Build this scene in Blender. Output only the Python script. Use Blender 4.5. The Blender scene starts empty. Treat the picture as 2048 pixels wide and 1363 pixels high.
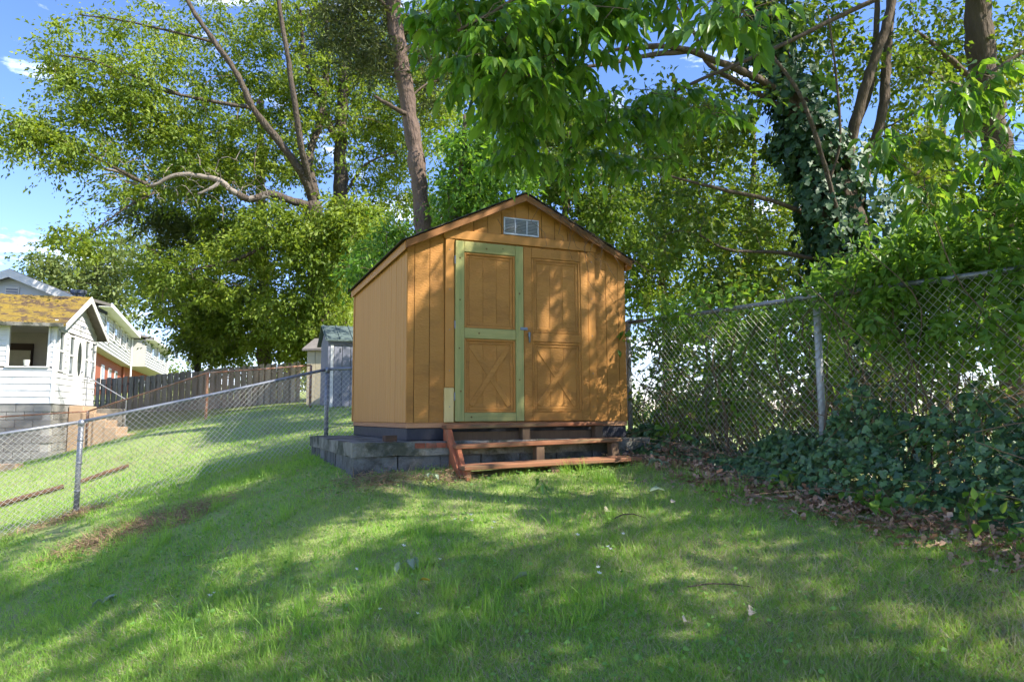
import bpy, math, random
import numpy as np
from mathutils import Matrix, Vector

random.seed(7)
rng = np.random.default_rng(11)
sc = bpy.context.scene
col = sc.collection

# ------------------------------------------------------------------ camera
F, PITCH, ROLL, CZ = 1400.0, 0.108, -0.006, 1.75
cam_d = bpy.data.cameras.new('camera')
cam = bpy.data.objects.new('camera', cam_d)
col.objects.link(cam)
_fw = Vector((0, math.cos(PITCH), math.sin(PITCH)))
_up = Vector((0, -math.sin(PITCH), math.cos(PITCH)))
_rt = Vector((1, 0, 0))
_r2 = _rt * math.cos(ROLL) + _up * math.sin(ROLL)
_u2 = _up * math.cos(ROLL) - _rt * math.sin(ROLL)
m = Matrix.Identity(4)
for i in range(3):
    m[i][0], m[i][1], m[i][2] = _r2[i], _u2[i], -_fw[i]
m[2][3] = CZ
cam.matrix_world = m
cam_d.sensor_width = 36.0
cam_d.sensor_fit = 'HORIZONTAL'
cam_d.lens = 36.0 * F / 2048.0
cam_d.clip_start = 0.05
cam_d.clip_end = 3000
sc.camera = cam

# ------------------------------------------------------------------ sky, sun, exposure
SUN_AZ, SUN_EL = math.radians(-22), math.radians(44)      # azimuth from +X towards +Y
S = np.array([math.cos(SUN_EL) * math.cos(SUN_AZ), math.cos(SUN_EL) * math.sin(SUN_AZ), math.sin(SUN_EL)])
world = bpy.data.worlds.new('World')
sc.world = world
world.use_nodes = True
wn, wl = world.node_tree.nodes, world.node_tree.links
wn.clear()
wo = wn.new('ShaderNodeOutputWorld')
wb = wn.new('ShaderNodeBackground')
wb.inputs['Strength'].default_value = 0.098
sky = wn.new('ShaderNodeTexSky')
sky.sky_type = 'NISHITA'
sky.sun_disc = False
sky.sun_elevation = SUN_EL
sky.sun_rotation = math.radians(90) - SUN_AZ
sky.air_density = 0.9
sky.dust_density = 0.05
sky.ozone_density = 2.5
tc = wn.new('ShaderNodeTexCoord')
mp = wn.new('ShaderNodeMapping')
mp.inputs['Scale'].default_value = (1.6, 1.6, 5.0)
mp.inputs['Location'].default_value = (4.721, 2.0633, 7.9212)
nz = wn.new('ShaderNodeTexNoise')
nz.inputs['Scale'].default_value = 1.7
nz.inputs['Detail'].default_value = 9
nz.inputs['Roughness'].default_value = 0.62
rp = wn.new('ShaderNodeValToRGB')
rp.color_ramp.elements[0].position = 0.56
rp.color_ramp.elements[1].position = 0.79
mx = wn.new('ShaderNodeMixRGB')
mx.inputs['Color2'].default_value = (15.0, 15.2, 15.6, 1)
wl.new(tc.outputs['Generated'], mp.inputs['Vector'])
wl.new(mp.outputs['Vector'], nz.inputs['Vector'])
wl.new(nz.outputs['Fac'], rp.inputs['Fac'])
wl.new(rp.outputs['Color'], mx.inputs['Fac'])
hs_ = wn.new('ShaderNodeHueSaturation')
hs_.inputs['Saturation'].default_value = 1.15
hs_.inputs['Value'].default_value = 0.78
wl.new(sky.outputs['Color'], hs_.inputs['Color'])
tn = wn.new('ShaderNodeMixRGB')
tn.blend_type = 'MULTIPLY'
tn.inputs['Fac'].default_value = 1
tn.inputs['Color2'].default_value = (1.0, .87, 1.0, 1)
wl.new(hs_.outputs['Color'], tn.inputs['Color1'])
wl.new(tn.outputs['Color'], mx.inputs['Color1'])
wl.new(mx.outputs['Color'], wb.inputs['Color'])
wl.new(wb.outputs['Background'], wo.inputs['Surface'])

sun_d = bpy.data.lights.new('sun', 'SUN')
sun_d.energy = 2.8
sun_d.angle = math.radians(0.55)
sun_d.color = (1.0, 0.93, 0.80)
sun = bpy.data.objects.new('sun', sun_d)
col.objects.link(sun)
sun.rotation_euler = Vector(S).to_track_quat('Z', 'Y').to_euler()
sun.location = (20, 3, 20)

sc.view_settings.view_transform = 'Standard'
sc.view_settings.look = 'None'
sc.view_settings.exposure = 2.2
sc.view_settings.gamma = 1.0
sc.view_settings.use_curve_mapping = False
sc.render.engine = 'CYCLES'
cy = sc.cycles
cy.max_bounces = 7
cy.diffuse_bounces = 4
cy.glossy_bounces = 2
cy.transmission_bounces = 4
cy.transparent_max_bounces = 4
cy.caustics_reflective = False
cy.caustics_refractive = False
cy.sample_clamp_indirect = 6
cy.use_denoising = True
cy.use_adaptive_sampling = True
cy.adaptive_threshold = 0.02

# ------------------------------------------------------------------ geometry helpers
def at(px, py, Y):
    """world point seen at pixel (px,py) of the 2048 px photograph at depth Y"""
    a, b = (px - 1024) / F, (py - 681.5) / F
    c, s = math.cos(ROLL), math.sin(ROLL)
    a, b = c * a + s * b, -s * a + c * b
    d = (a, math.cos(PITCH) + b * math.sin(PITCH), math.sin(PITCH) - b * math.cos(PITCH))
    k = Y / d[1]
    return np.array([d[0] * k, Y, CZ + d[2] * k])

def pix(P):
    P = np.atleast_2d(P)
    x, y, z = P[:, 0], P[:, 1], P[:, 2] - CZ
    Yc = y * math.cos(PITCH) + z * math.sin(PITCH)
    Zc = -y * math.sin(PITCH) + z * math.cos(PITCH)
    Yc = np.where(Yc < 0.05, 0.05, Yc)
    a, b = F * x / Yc, -F * Zc / Yc
    c, s = math.cos(ROLL), math.sin(ROLL)
    return np.stack([1024 + a * c - b * s, 681.5 + a * s + b * c], 1)

class MB:
    def __init__(self):
        self.v, self.f = [], []
    def add(self, vs, fs):
        n = len(self.v)
        self.v += [tuple(map(float, p)) for p in vs]
        self.f += [tuple(n + i for i in f) for f in fs]
        return self
    def box(self, a, b, bev=0.0, M=None):
        x0, y0, z0 = a
        x1, y1, z1 = b
        if bev <= 0:
            vs = [(x0,y0,z0),(x1,y0,z0),(x1,y1,z0),(x0,y1,z0),(x0,y0,z1),(x1,y0,z1),(x1,y1,z1),(x0,y1,z1)]
            fs = [(0,3,2,1),(4,5,6,7),(0,1,5,4),(1,2,6,5),(2,3,7,6),(3,0,4,7)]
        else:
            lo, hi = (x0, y0, z0), (x1, y1, z1)
            bev = min(bev, 0.45 * min(abs(hi[k] - lo[k]) for k in range(3)))
            vs = []
            for c in range(8):
                sg = ((c & 1), (c >> 1) & 1, (c >> 2) & 1)
                for a_ in range(3):
                    p = []
                    for k in range(3):
                        q = hi[k] if sg[k] else lo[k]
                        if k != a_:
                            q += -bev if sg[k] else bev
                        p.append(q)
                    vs.append(tuple(p))
            fs = BEVF
        if M is not None:
            vs = [tuple(M @ Vector(p)) for p in vs]
        return self.add(vs, fs)
    def tube(self, pts, r, n=6, cap=True):
        pts = [Vector(p) for p in pts]
        if not hasattr(r, '__len__'):
            r = [r] * len(pts)
        vs, fs = [], []
        prev = None
        for i, p in enumerate(pts):
            t = (pts[min(i + 1, len(pts) - 1)] - pts[max(i - 1, 0)])
            if t.length < 1e-9:
                t = Vector((0, 0, 1))
            t.normalize()
            if prev is None:
                ref = Vector((1, 0, 0)) if abs(t.x) < 0.9 else Vector((0, 1, 0))
                a = t.cross(ref).normalized()
            else:
                a = (prev - t * prev.dot(t))
                a = a.normalized() if a.length > 1e-6 else t.cross(Vector((1, 0.3, 0.2))).normalized()
            prev = a
            b = t.cross(a)
            for k in range(n):
                th = 2 * math.pi * k / n
                vs.append(p + (a * math.cos(th) + b * math.sin(th)) * r[i])
        for i in range(len(pts) - 1):
            for k in range(n):
                k2 = (k + 1) % n
                fs.append((i * n + k, i * n + k2, (i + 1) * n + k2, (i + 1) * n + k))
        if cap:
            fs.append(tuple(range(n - 1, -1, -1)))
            fs.append(tuple((len(pts) - 1) * n + k for k in range(n)))
        return self.add(vs, fs)
    def prism(self, poly, axis, a, b):
        """extrude a 2-d polygon along axis (0,1,2) from a to b"""
        n = len(poly)
        def mk(p, w):
            q = list(p)
            q.insert(axis, w)
            return tuple(q)
        vs = [mk(p, a) for p in poly] + [mk(p, b) for p in poly]
        fs = [tuple(range(n)), tuple(range(2 * n - 1, n - 1, -1))]
        fs += [(i, n + i, n + (i + 1) % n, (i + 1) % n) for i in range(n)]
        return self.add(vs, fs)
    def build(self, name, mat, parent=None, smooth=False, loc=None):
        me = bpy.data.meshes.new(name)
        me.from_pydata(self.v, [], self.f)
        fix_normals(me)
        if smooth:
            me.polygons.foreach_set('use_smooth', [True] * len(me.polygons))
        return obj(name, me, mat, parent, loc)

def _bevf():
    idx = lambda c, a: c * 3 + a
    fs = []
    for a in range(3):
        o = [k for k in range(3) if k != a]
        for s in (0, 1):
            cs = [(s << a) | (p << o[0]) | (q << o[1]) for p, q in ((0,0),(1,0),(1,1),(0,1))]
            fs.append(tuple(idx(c, a) for c in cs))
    for a in range(3):
        for b in range(a + 1, 3):
            t = 3 - a - b
            for sa in (0, 1):
                for sb in (0, 1):
                    c0 = (sa << a) | (sb << b)
                    c1 = c0 | (1 << t)
                    fs.append((idx(c0, a), idx(c1, a), idx(c1, b), idx(c0, b)))
    for c in range(8):
        fs.append((idx(c, 0), idx(c, 1), idx(c, 2)))
    return fs
BEVF = _bevf()

import bmesh
def fix_normals(me):
    bm = bmesh.new()
    bm.from_mesh(me)
    bmesh.ops.recalc_face_normals(bm, faces=bm.faces)
    bm.to_mesh(me)
    bm.free()

def obj(name, me, mat, parent=None, loc=None):
    o = bpy.data.objects.new(name, me)
    col.objects.link(o)
    if mat is not None and len(me.materials) == 0:
        me.materials.append(mat)
    if parent is not None:
        o.parent = parent
    if loc is not None:
        o.location = loc
    return o

def thing(name, label, cat, loc=(0, 0, 0), rz=0.0, group=None):
    o = bpy.data.objects.new(name, None)
    col.objects.link(o)
    o.location = tuple(map(float, loc))
    o.rotation_euler = (0, 0, rz)
    o.empty_display_size = 0.2
    return tag(o, label, cat, group)

def tag(o, label, cat, group=None):
    o['label'] = label
    o['category'] = cat
    if group:
        o['group'] = group
    return o

def kind(o, k):
    o['kind'] = k
    return o

def part(name, mat, parent, *boxes, bev=0.004, smooth=False):
    mb = MB()
    for a, b in boxes:
        mb.box(a, b, bev)
    return mb.build(name, mat, parent, smooth)

# fast triangle soup from a template --------------------------------
T_DIAMOND = (np.array([[0,0,0],[.45,.5,.10],[1,0,0],[.45,-.5,.10]]), np.array([[0,2,1],[0,3,2]]))
T_OVATE = (np.array([[0,0,0],[.22,.34,.05],[.55,.40,.04],[1,0,-.16],[.55,-.40,.04],[.22,-.34,.05],[.25,0,-.02],[.6,0,-.06]]),
           np.array([[0,6,1],[6,7,2],[6,2,1],[7,3,2],[0,5,6],[6,4,7],[6,5,4],[7,4,3]]))
T_IVY = (np.array([[0,0,0],[-.08,.30,.02],[.20,.55,.03],[.38,.28,.06],[.62,.34,.03],[1,0,-.06],[.62,-.34,.03],[.38,-.28,.06],[.20,-.55,.03],[-.08,-.30,.02],[.36,0,-.02]]),
         np.array([[10,0,9],[10,9,8],[10,8,7],[10,7,6],[10,6,5],[10,5,4],[10,4,3],[10,3,2],[10,2,1],[10,1,0]]))
T_BLADE = (np.array([[0,.5,0],[0,-.5,0],[.5,.38,.06],[.5,-.38,.06],[1,0,.28]]), np.array([[0,1,3],[0,3,2],[2,3,4]]))
T_BLADE1 = (np.array([[0,.5,0],[0,-.5,0],[1,0,.15]]), np.array([[0,1,2]]))
T_OAK = (np.array([[0,0,0],[.12,.16,.02],[.3,.1,.03],[.4,.36,.10],[.55,.12,.05],[.75,.32,.16],[1,0,.14],[.78,-.28,.10],[.55,-.1,.02],[.42,-.38,.16],[.28,-.1,0],[.12,-.15,.05]]),
         np.array([[0,1,11],[1,2,11],[2,10,11],[2,3,4],[2,4,10],[10,4,8],[10,8,9],[4,5,6],[4,6,8],[8,6,7]]))

def frames(n, ax, nr):
    """orthonormal frames from axis and rough normal arrays"""
    ax = ax / np.linalg.norm(ax, axis=1, keepdims=True)
    sd = np.cross(nr, ax)
    ln = np.linalg.norm(sd, axis=1, keepdims=True)
    sd = np.where(ln < 1e-5, np.array([[1., 0, 0]]), sd / np.maximum(ln, 1e-5))
    nn = np.cross(ax, sd)
    return ax, sd, nn

def soup_arrays(tpl, pos, ax, nr, length, width):
    tv, tf = tpl
    n = len(pos)
    ax, sd, nn = frames(n, ax, nr)
    L, W = np.asarray(length).reshape(-1, 1, 1), np.asarray(width).reshape(-1, 1, 1)
    v = (pos[:, None, :] + tv[None, :, 0:1] * ax[:, None, :] * L
         + tv[None, :, 1:2] * sd[:, None, :] * W + tv[None, :, 2:3] * nn[:, None, :] * L * rng.uniform(.3, 2.3, (n, 1, 1)))
    f = tf[None] + (np.arange(n) * len(tv))[:, None, None]
    return v.reshape(-1, 3), f.reshape(-1, 3)

def tri_mesh(name, v, f, smooth=False):
    me = bpy.data.meshes.new(name)
    me.vertices.add(len(v))
    me.vertices.foreach_set('co', np.ascontiguousarray(v, dtype=np.float32).ravel())
    me.loops.add(len(f) * 3)
    me.loops.foreach_set('vertex_index', np.ascontiguousarray(f, dtype=np.int32).ravel())
    me.polygons.add(len(f))
    me.polygons.foreach_set('loop_start', np.arange(0, len(f) * 3, 3, dtype=np.int32))
    me.polygons.foreach_set('loop_total', np.full(len(f), 3, dtype=np.int32))
    if smooth:
        me.polygons.foreach_set('use_smooth', np.ones(len(f), dtype=bool))
    me.update(calc_edges=True)
    return me

def soup(name, mat, parent, tpl, pos, ax, nr, length, width, origin=(0, 0, 0), smooth=False):
    v, f = soup_arrays(tpl, pos - np.asarray(origin, float), ax, nr, length, width)
    return obj(name, tri_mesh(name, v, f, smooth), mat, parent)

# ------------------------------------------------------------------ materials
def nodes_for(name):
    mt = bpy.data.materials.new(name)
    mt.use_nodes = True
    nt = mt.node_tree
    nt.nodes.clear()
    return mt, nt.nodes, nt.links

def mat(name, c1, c2=None, scale=4.0, rough=0.8, bump=0.25, bscale=60.0, metal=0.0, stretch=(1, 1, 1), var=0.12,
        spec=0.25, dirt=None, dscale=2.5, damt=(0.52, 0.72), dist=0.01):
    mt, n, l = nodes_for(name)
    out = n.new('ShaderNodeOutputMaterial')
    bs = n.new('ShaderNodeBsdfPrincipled')
    bs.inputs['Roughness'].default_value = rough
    bs.inputs['Metallic'].default_value = metal
    bs.inputs['Specular IOR Level'].default_value = spec
    t = n.new('ShaderNodeTexCoord')
    oi = n.new('ShaderNodeObjectInfo')
    mp = n.new('ShaderNodeMapping')
    mp.inputs['Scale'].default_value = stretch
    ad = n.new('ShaderNodeVectorMath')
    ad.operation = 'ADD'
    sc_ = n.new('ShaderNodeVectorMath')
    sc_.operation = 'SCALE'
    sc_.inputs[0].default_value = (13.7, 7.1, 3.3)
    l.new(oi.outputs['Random'], sc_.inputs['Scale'])
    l.new(t.outputs['Object'], ad.inputs[0])
    l.new(sc_.outputs[0], ad.inputs[1])
    l.new(ad.outputs[0], mp.inputs['Vector'])
    nz = n.new('ShaderNodeTexNoise')
    nz.inputs['Scale'].default_value = scale
    nz.inputs['Detail'].default_value = 7
    nz.inputs['Roughness'].default_value = 0.65
    l.new(mp.outputs[0], nz.inputs['Vector'])
    rp = n.new('ShaderNodeValToRGB')
    rp.color_ramp.elements[0].position = 0.3
    rp.color_ramp.elements[1].position = 0.7
    rp.color_ramp.elements[0].color = (*c1, 1)
    rp.color_ramp.elements[1].color = (*(c2 or tuple(0.8 * q for q in c1)), 1)
    l.new(nz.outputs['Fac'], rp.inputs['Fac'])
    last = rp.outputs['Color']
    if dirt:
        dn = n.new('ShaderNodeTexNoise')
        dn.inputs['Scale'].default_value = dscale
        dn.inputs['Detail'].default_value = 8
        dn.inputs['Roughness'].default_value = 0.7
        l.new(mp.outputs[0], dn.inputs['Vector'])
        dr = n.new('ShaderNodeValToRGB')
        dr.color_ramp.elements[0].position = damt[0]
        dr.color_ramp.elements[1].position = damt[1]
        l.new(dn.outputs['Fac'], dr.inputs['Fac'])
        dm = n.new('ShaderNodeMixRGB')
        dm.inputs['Color2'].default_value = (*dirt, 1)
        l.new(dr.outputs['Color'], dm.inputs['Fac'])
        l.new(last, dm.inputs['Color1'])
        last = dm.outputs['Color']
    hv = n.new('ShaderNodeHueSaturation')
    mr = n.new('ShaderNodeMapRange')
    mr.inputs['To Min'].default_value = 1 - var
    mr.inputs['To Max'].default_value = 1 + var
    l.new(oi.outputs['Random'], mr.inputs['Value'])
    l.new(mr.outputs[0], hv.inputs['Value'])
    l.new(last, hv.inputs['Color'])
    l.new(hv.outputs['Color'], bs.inputs['Base Color'])
    if bump > 0:
        bn = n.new('ShaderNodeTexNoise')
        bn.inputs['Scale'].default_value = bscale
        bn.inputs['Detail'].default_value = 5
        l.new(mp.outputs[0], bn.inputs['Vector'])
        bp = n.new('ShaderNodeBump')
        bp.inputs['Strength'].default_value = bump
        bp.inputs['Distance'].default_value = dist
        l.new(bn.outputs['Fac'], bp.inputs['Height'])
        l.new(bp.outputs[0], bs.inputs['Normal'])
    l.new(bs.outputs[0], out.inputs['Surface'])
    return mt

def leafmat(name, cols, trans=0.45, rough=0.5, tint=(1.5, 1.35, 0.6), spec=0.3, patch=None, pscale=.8):
    mt, n, l = nodes_for(name)
    out = n.new('ShaderNodeOutputMaterial')
    g = n.new('ShaderNodeNewGeometry')
    oi = n.new('ShaderNodeObjectInfo')
    a = n.new('ShaderNodeMath')
    a.operation = 'ADD'
    fr = n.new('ShaderNodeMath')
    fr.operation = 'FRACT'
    l.new(g.outputs['Random Per Island'], a.inputs[0])
    l.new(oi.outputs['Random'], a.inputs[1])
    l.new(a.outputs[0], fr.inputs[0])
    rp = n.new('ShaderNodeValToRGB')
    rp.color_ramp.interpolation = 'LINEAR'
    els = rp.color_ramp.elements
    while len(els) < len(cols):
        els.new(0.5)
    for i, c in enumerate(cols):
        els[i].position = i / max(1, len(cols) - 1)
        els[i].color = (*c, 1)
    l.new(fr.outputs[0], rp.inputs['Fac'])
    colr = rp.outputs['Color']
    if patch:
        pn = n.new('ShaderNodeTexNoise')
        pn.inputs['Scale'].default_value = pscale
        pn.inputs['Detail'].default_value = 4
        l.new(g.outputs['Position'], pn.inputs['Vector'])
        pr = n.new('ShaderNodeValToRGB')
        pr.color_ramp.elements[0].position = 0.42
        pr.color_ramp.elements[1].position = 0.68
        pr.color_ramp.elements[1].color = (.8, .8, .8, 1)
        l.new(pn.outputs['Fac'], pr.inputs['Fac'])
        pm = n.new('ShaderNodeMixRGB')
        pm.inputs['Color2'].default_value = (*patch, 1)
        l.new(pr.outputs['Color'], pm.inputs['Fac'])
        l.new(colr, pm.inputs['Color1'])
        colr = pm.outputs['Color']
    bs = n.new('ShaderNodeBsdfPrincipled')
    bs.inputs['Roughness'].default_value = rough
    bs.inputs['Specular IOR Level'].default_value = spec
    l.new(colr, bs.inputs['Base Color'])
    if trans > 0:
        tr = n.new('ShaderNodeBsdfTranslucent')
        tm = n.new('ShaderNodeMixRGB')
        tm.blend_type = 'MULTIPLY'
        tm.inputs['Fac'].default_value = 1
        tm.inputs['Color2'].default_value = (*tint, 1)
        l.new(colr, tm.inputs['Color1'])
        l.new(tm.outputs[0], tr.inputs['Color'])
        mxs = n.new('ShaderNodeMixShader')
        mxs.inputs['Fac'].default_value = trans
        l.new(bs.outputs[0], mxs.inputs[1])
        l.new(tr.outputs[0], mxs.inputs[2])
        l.new(mxs.outputs[0], out.inputs['Surface'])
    else:
        l.new(bs.outputs[0], out.inputs['Surface'])
    return mt

def glassmat(name, c=(0.05, 0.06, 0.06)):
    mt, n, l = nodes_for(name)
    out = n.new('ShaderNodeOutputMaterial')
    bs = n.new('ShaderNodeBsdfPrincipled')
    bs.inputs['Base Color'].default_value = (*c, 1)
    bs.inputs['Roughness'].default_value = 0.06
    bs.inputs['Specular IOR Level'].default_value = 0.6
    l.new(bs.outputs[0], out.inputs['Surface'])
    return mt

PAINT = mat('ochre_paint', (.46, .22, .056), (.38, .172, .042), 3, .65, .8, 60, stretch=(.5, .5, 1.6), var=.06,
            dirt=(.25, .115, .032), dscale=2.6, damt=(.50, .74), dist=.006)
PAINT_SIDE = mat('skylit_faded_ochre_paint', (.50, .25, .082), (.47, .23, .072), 3, .7, .25, 70, stretch=(1, 1, .15), var=.02, dist=.004)  # slightly faded ochre; the side wall's skylight is put into its tone
TRIM = mat('ochre_trim_paint', (.47, .22, .055), (.41, .185, .045), 4, .55, .2, 80, var=.04, dist=.004)
KNOT = mat('pine_knot', (.20, .13, .05), (.12, .07, .03), 30, .8, 0)
RAKE = mat('shaded_ochre_trim', (.27, .12, .036), (.21, .09, .028), 4, .6, .2, 80, var=.04, dist=.004)  # same ochre trim, darkened to stand in for leaf shade on the rake boards
GREENWOOD = mat('treated_pine', (.29, .295, .11), (.39, .345, .14), 2.2, .75, .3, 60, stretch=(9, 9, .8), var=.08,
                dirt=(.23, .26, .10), dscale=1.6, damt=(.48, .66), dist=.004)
RAWPINE = mat('raw_pine', (.72, .56, .27), (.62, .46, .19), 3, .75, .25, 60, stretch=(9, 9, .8), var=.05, dist=.004)
GROOVE = mat('groove_backing', (.16, .07, .02), None, 5, .9, 0)
SHINGLE = mat('asphalt_shingle', (.035, .032, .03), (.07, .065, .06), 30, .95, .5, 200, var=.2)
STAIRWOOD = mat('weathered_red_wood', (.29, .11, .055), (.20, .105, .06), 3, .85, .45, 50, stretch=(.8, 8, 8), var=.1,
                dirt=(.15, .13, .07), dscale=2.0, damt=(.48, .70), dist=.006)
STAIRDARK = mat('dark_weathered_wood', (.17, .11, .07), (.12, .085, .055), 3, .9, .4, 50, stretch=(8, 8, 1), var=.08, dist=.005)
STAIRRED = mat('red_stain_wood', (.42, .13, .06), (.34, .12, .06), 3, .8, .35, 50, stretch=(6, 6, 1), var=.06,
               dirt=(.25, .15, .08), dscale=3, dist=.005)
TAR = mat('tar_strip', (.028, .030, .038), (.05, .05, .06), 8, .6, .4, 30)
RIM = mat('rim_board', (.48, .26, .14), (.40, .20, .10), 4, .8, .3, 50, stretch=(1, 1, 6))
CONC = mat('old_concrete', (.26, .25, .22), (.15, .145, .13), 5, .95, .9, 40, var=.1, dirt=(.06, .065, .05), dscale=3.5,
           damt=(.45, .6), dist=.02)
BLOCKM = mat('dark_block', (.17, .175, .175), (.11, .115, .12), 6, .95, .8, 70, var=.18, dirt=(.055, .055, .05), dscale=4,
             damt=(.45, .62), dist=.012)
BRICKM = mat('old_brick', (.36, .12, .07), (.24, .08, .05), 9, .9, .6, 80, var=.25, dirt=(.2, .19, .16), dscale=8)
MORTAR = mat('mortar', (.16, .15, .13), (.08, .08, .07), 14, 1, .9, 60)
GALV = mat('galvanized_steel', (.24, .255, .29), (.19, .205, .235), 6, .45, .15, 120, metal=.55, var=.05, spec=.5)
GALVPAINT = mat('silver_painted_post', (.44, .46, .49), (.36, .38, .41), 9, .5, .2, 60, metal=.2, var=.05, spec=.5)
WIRE = mat('galvanized_wire', (.52, .52, .49), (.40, .39, .36), 12, .5, 0, metal=.4, var=0)
RUST = mat('rusty_steel', (.25, .11, .06), (.34, .19, .12), 9, .85, .3, 90, metal=.1, var=.1, dirt=(.45, .40, .36), dscale=5)
RUSTWIRE = mat('rusty_wire', (.26, .15, .09), (.34, .22, .15), 3, .8, 0, var=0)
FENCEWOOD = mat('weathered_picket', (.42, .36, .30), (.30, .25, .205), 5, .9, .4, 50, stretch=(6, 6, .7), var=.28,
                dirt=(.09, .10, .06), dscale=2)
WHITE = mat('white_siding', (.62, .63, .65), (.57, .58, .60), 2, .55, .1, 40, var=.03)
WHITETRIM = mat('white_trim', (.66, .66, .66), (.60, .60, .60), 3, .5, .05, 40, var=.02)
BLUEWHITE = mat('pale_blue_siding', (.52, .56, .62), (.48, .52, .58), 2, .55, .1, 40, var=.03)
CREAM = mat('cream_siding', (.42, .42, .40), (.38, .38, .36), 2, .6, .1, 40, var=.03)
HOUSEBLOCK = mat('grey_block', (.25, .24, .235), (.20, .20, .19), 7, .95, .5, 60, var=.08)
JOINT = mat('pale_joint', (.40, .39, .37), None, 7, .95, .3)
MOSSROOF = mat('mossy_roof', (.25, .165, .03), (.19, .145, .033), 3, 1, 1.0, 14, stretch=(.7, 1.6, 1), var=.03,
               dirt=(.085, .058, .04), dscale=2.1, damt=(.47, .56), dist=.06)
ROOFGREY = mat('grey_shingle_roof', (.17, .155, .145), (.12, .11, .10), 6, .95, .5, 50)
STEPS = mat('tan_concrete_steps', (.42, .30, .20), (.34, .24, .165), 5, .9, .4, 60, var=.05)
DARKIN = mat('room_wall', (.62, .56, .48), None, 2, .9, 0)
DARKROOM = mat('dim_room_wood', (.09, .06, .045), None, 2, .8, 0)
BLIND = mat('beige_blind', (.68, .60, .42), None, 2, .8, 0)
TERRA = mat('pot', (.70, .66, .58), None, 2, .7, 0)
GLASS = glassmat('window_glass')
GLASS2 = glassmat('window_glass_sky', (.09, .11, .12))
TBRICK = mat('red_brick_wall', (.30, .09, .05), (.24, .075, .042), 14, .9, .4, 60, var=.03)
RESIN = mat('grey_blue_resin', (.20, .21, .26), (.18, .19, .235), 2, .55, .08, 40, var=.03)
RESIND = mat('dark_resin', (.075, .085, .10), None, 2, .5, .05)
RESINROOF = mat('green_grey_resin', (.10, .135, .13), (.085, .115, .11), 3, .5, .1, 30, var=.05)
BEIGE = mat('beige_panel', (.50, .44, .30), (.42, .36, .24), 3, .85, .2, 50, var=.08)
BARK = mat('bark', (.06, .046, .035), (.12, .096, .074), 6, .95, 1.0, 16, stretch=(1, 1, .35), var=.08, dist=.12)
PINEBARK = mat('pine_bark', (.17, .12, .095), (.095, .068, .055), 5, .95, 1.0, 16, stretch=(1, 1, .35), var=.06, dist=.08)
DARKBARK = mat('dark_bark', (.075, .055, .042), (.115, .088, .065), 5, .95, .8, 22, stretch=(1, 1, .3), var=.08, dist=.05)
DEADWOOD = mat('dead_wood', (.30, .26, .22), (.17, .14, .12), 6, .9, .5, 40, var=.08, dist=.02)
TWIG = mat('twig_bark', (.10, .07, .05), (.16, .12, .085), 9, .9, 0, var=.06)
TIMBER = mat('old_timber', (.15, .08, .04), (.07, .05, .04), 3, .9, .5, 50, stretch=(1, 6, 6))
STEEL = mat('blue_grey_steel', (.22, .25, .30), None, 8, .4, .1, metal=.7)
VENTM = mat('aluminium_vent', (.52, .55, .60), (.45, .48, .53), 8, .45, .1, metal=.3)
VENTD = mat('vent_mesh', (.22, .24, .28), None, 30, .6, .3, 150)
VINE = mat('dead_vine', (.16, .10, .06), (.22, .15, .10), 9, .9, 0, var=.1)

L_OAK = leafmat('oak_leaf', [(.12, .19, .02), (.18, .26, .028), (.25, .33, .05), (.15, .23, .022), (.30, .36, .09)], .48, patch=(.09, .16, .018), pscale=.55)
L_FAR = leafmat('far_leaf', [(.10, .15, .04), (.15, .20, .06), (.18, .23, .07)], .4)
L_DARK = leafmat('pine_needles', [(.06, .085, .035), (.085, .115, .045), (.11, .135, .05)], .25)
L_PINE2 = leafmat('lightened_pine_needles', [(.10, .14, .05), (.13, .18, .06), (.16, .20, .07)], .35)  # needle colour brightened to offset the shadow this crown stands in
L_UNDER = leafmat('understory_leaf', [(.055, .115, .018), (.09, .16, .022), (.13, .20, .03)], .45)
L_ASH = leafmat('ash_leaf', [(.06, .15, .022), (.10, .23, .032), (.17, .32, .05), (.085, .19, .05), (.20, .31, .06)], .55, .38, (1.6, 1.45, .5), .4)
L_YEL = leafmat('yellow_green_leaf', [(.09, .16, .02), (.12, .20, .028), (.17, .25, .04), (.15, .17, .03)], .5, patch=(.07, .14, .02), pscale=.9)
L_VINE = leafmat('honeysuckle_leaf', [(.085, .19, .03), (.13, .26, .04), (.19, .32, .06)], .5, .42)
L_IVY = leafmat('ivy_leaf', [(.024, .068, .028), (.036, .09, .036), (.06, .13, .045), (.02, .06, .035)], .18, .55, (1.4, 1.4, .5), .5)
L_IVYB = leafmat('ivy_bank_leaf', [(.045, .105, .045), (.07, .15, .055), (.12, .22, .065), (.055, .125, .06), (.035, .075, .036)], .2, .35, (1.4, 1.4, .5), .5)
L_LITTER = leafmat('dry_leaf', [(.30, .17, .11), (.42, .28, .19), (.22, .12, .075), (.50, .38, .28)], .1, .8, (1, 1, 1), .1)
L_STRAW = leafmat('straw', [(.40, .29, .18), (.29, .19, .115), (.21, .135, .085)], .1, .9, (1, 1, 1), .1)
L_GRASS = leafmat('grass_blade', [(.16, .35, .045), (.22, .43, .055), (.29, .49, .075), (.18, .38, .05), (.34, .50, .11)], .42, .45, (1.35, 1.25, .55), .3, (.29, .42, .11), 1.1)
L_GRASSDRY = leafmat('dry_grass_blade', [(.46, .41, .25), (.36, .34, .18), (.58, .52, .37)], .3, .7, (1, 1, .8), .2)
L_WEED = leafmat('weed_leaf', [(.12, .25, .06), (.16, .32, .07), (.20, .36, .09)], .35, .5)
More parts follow.
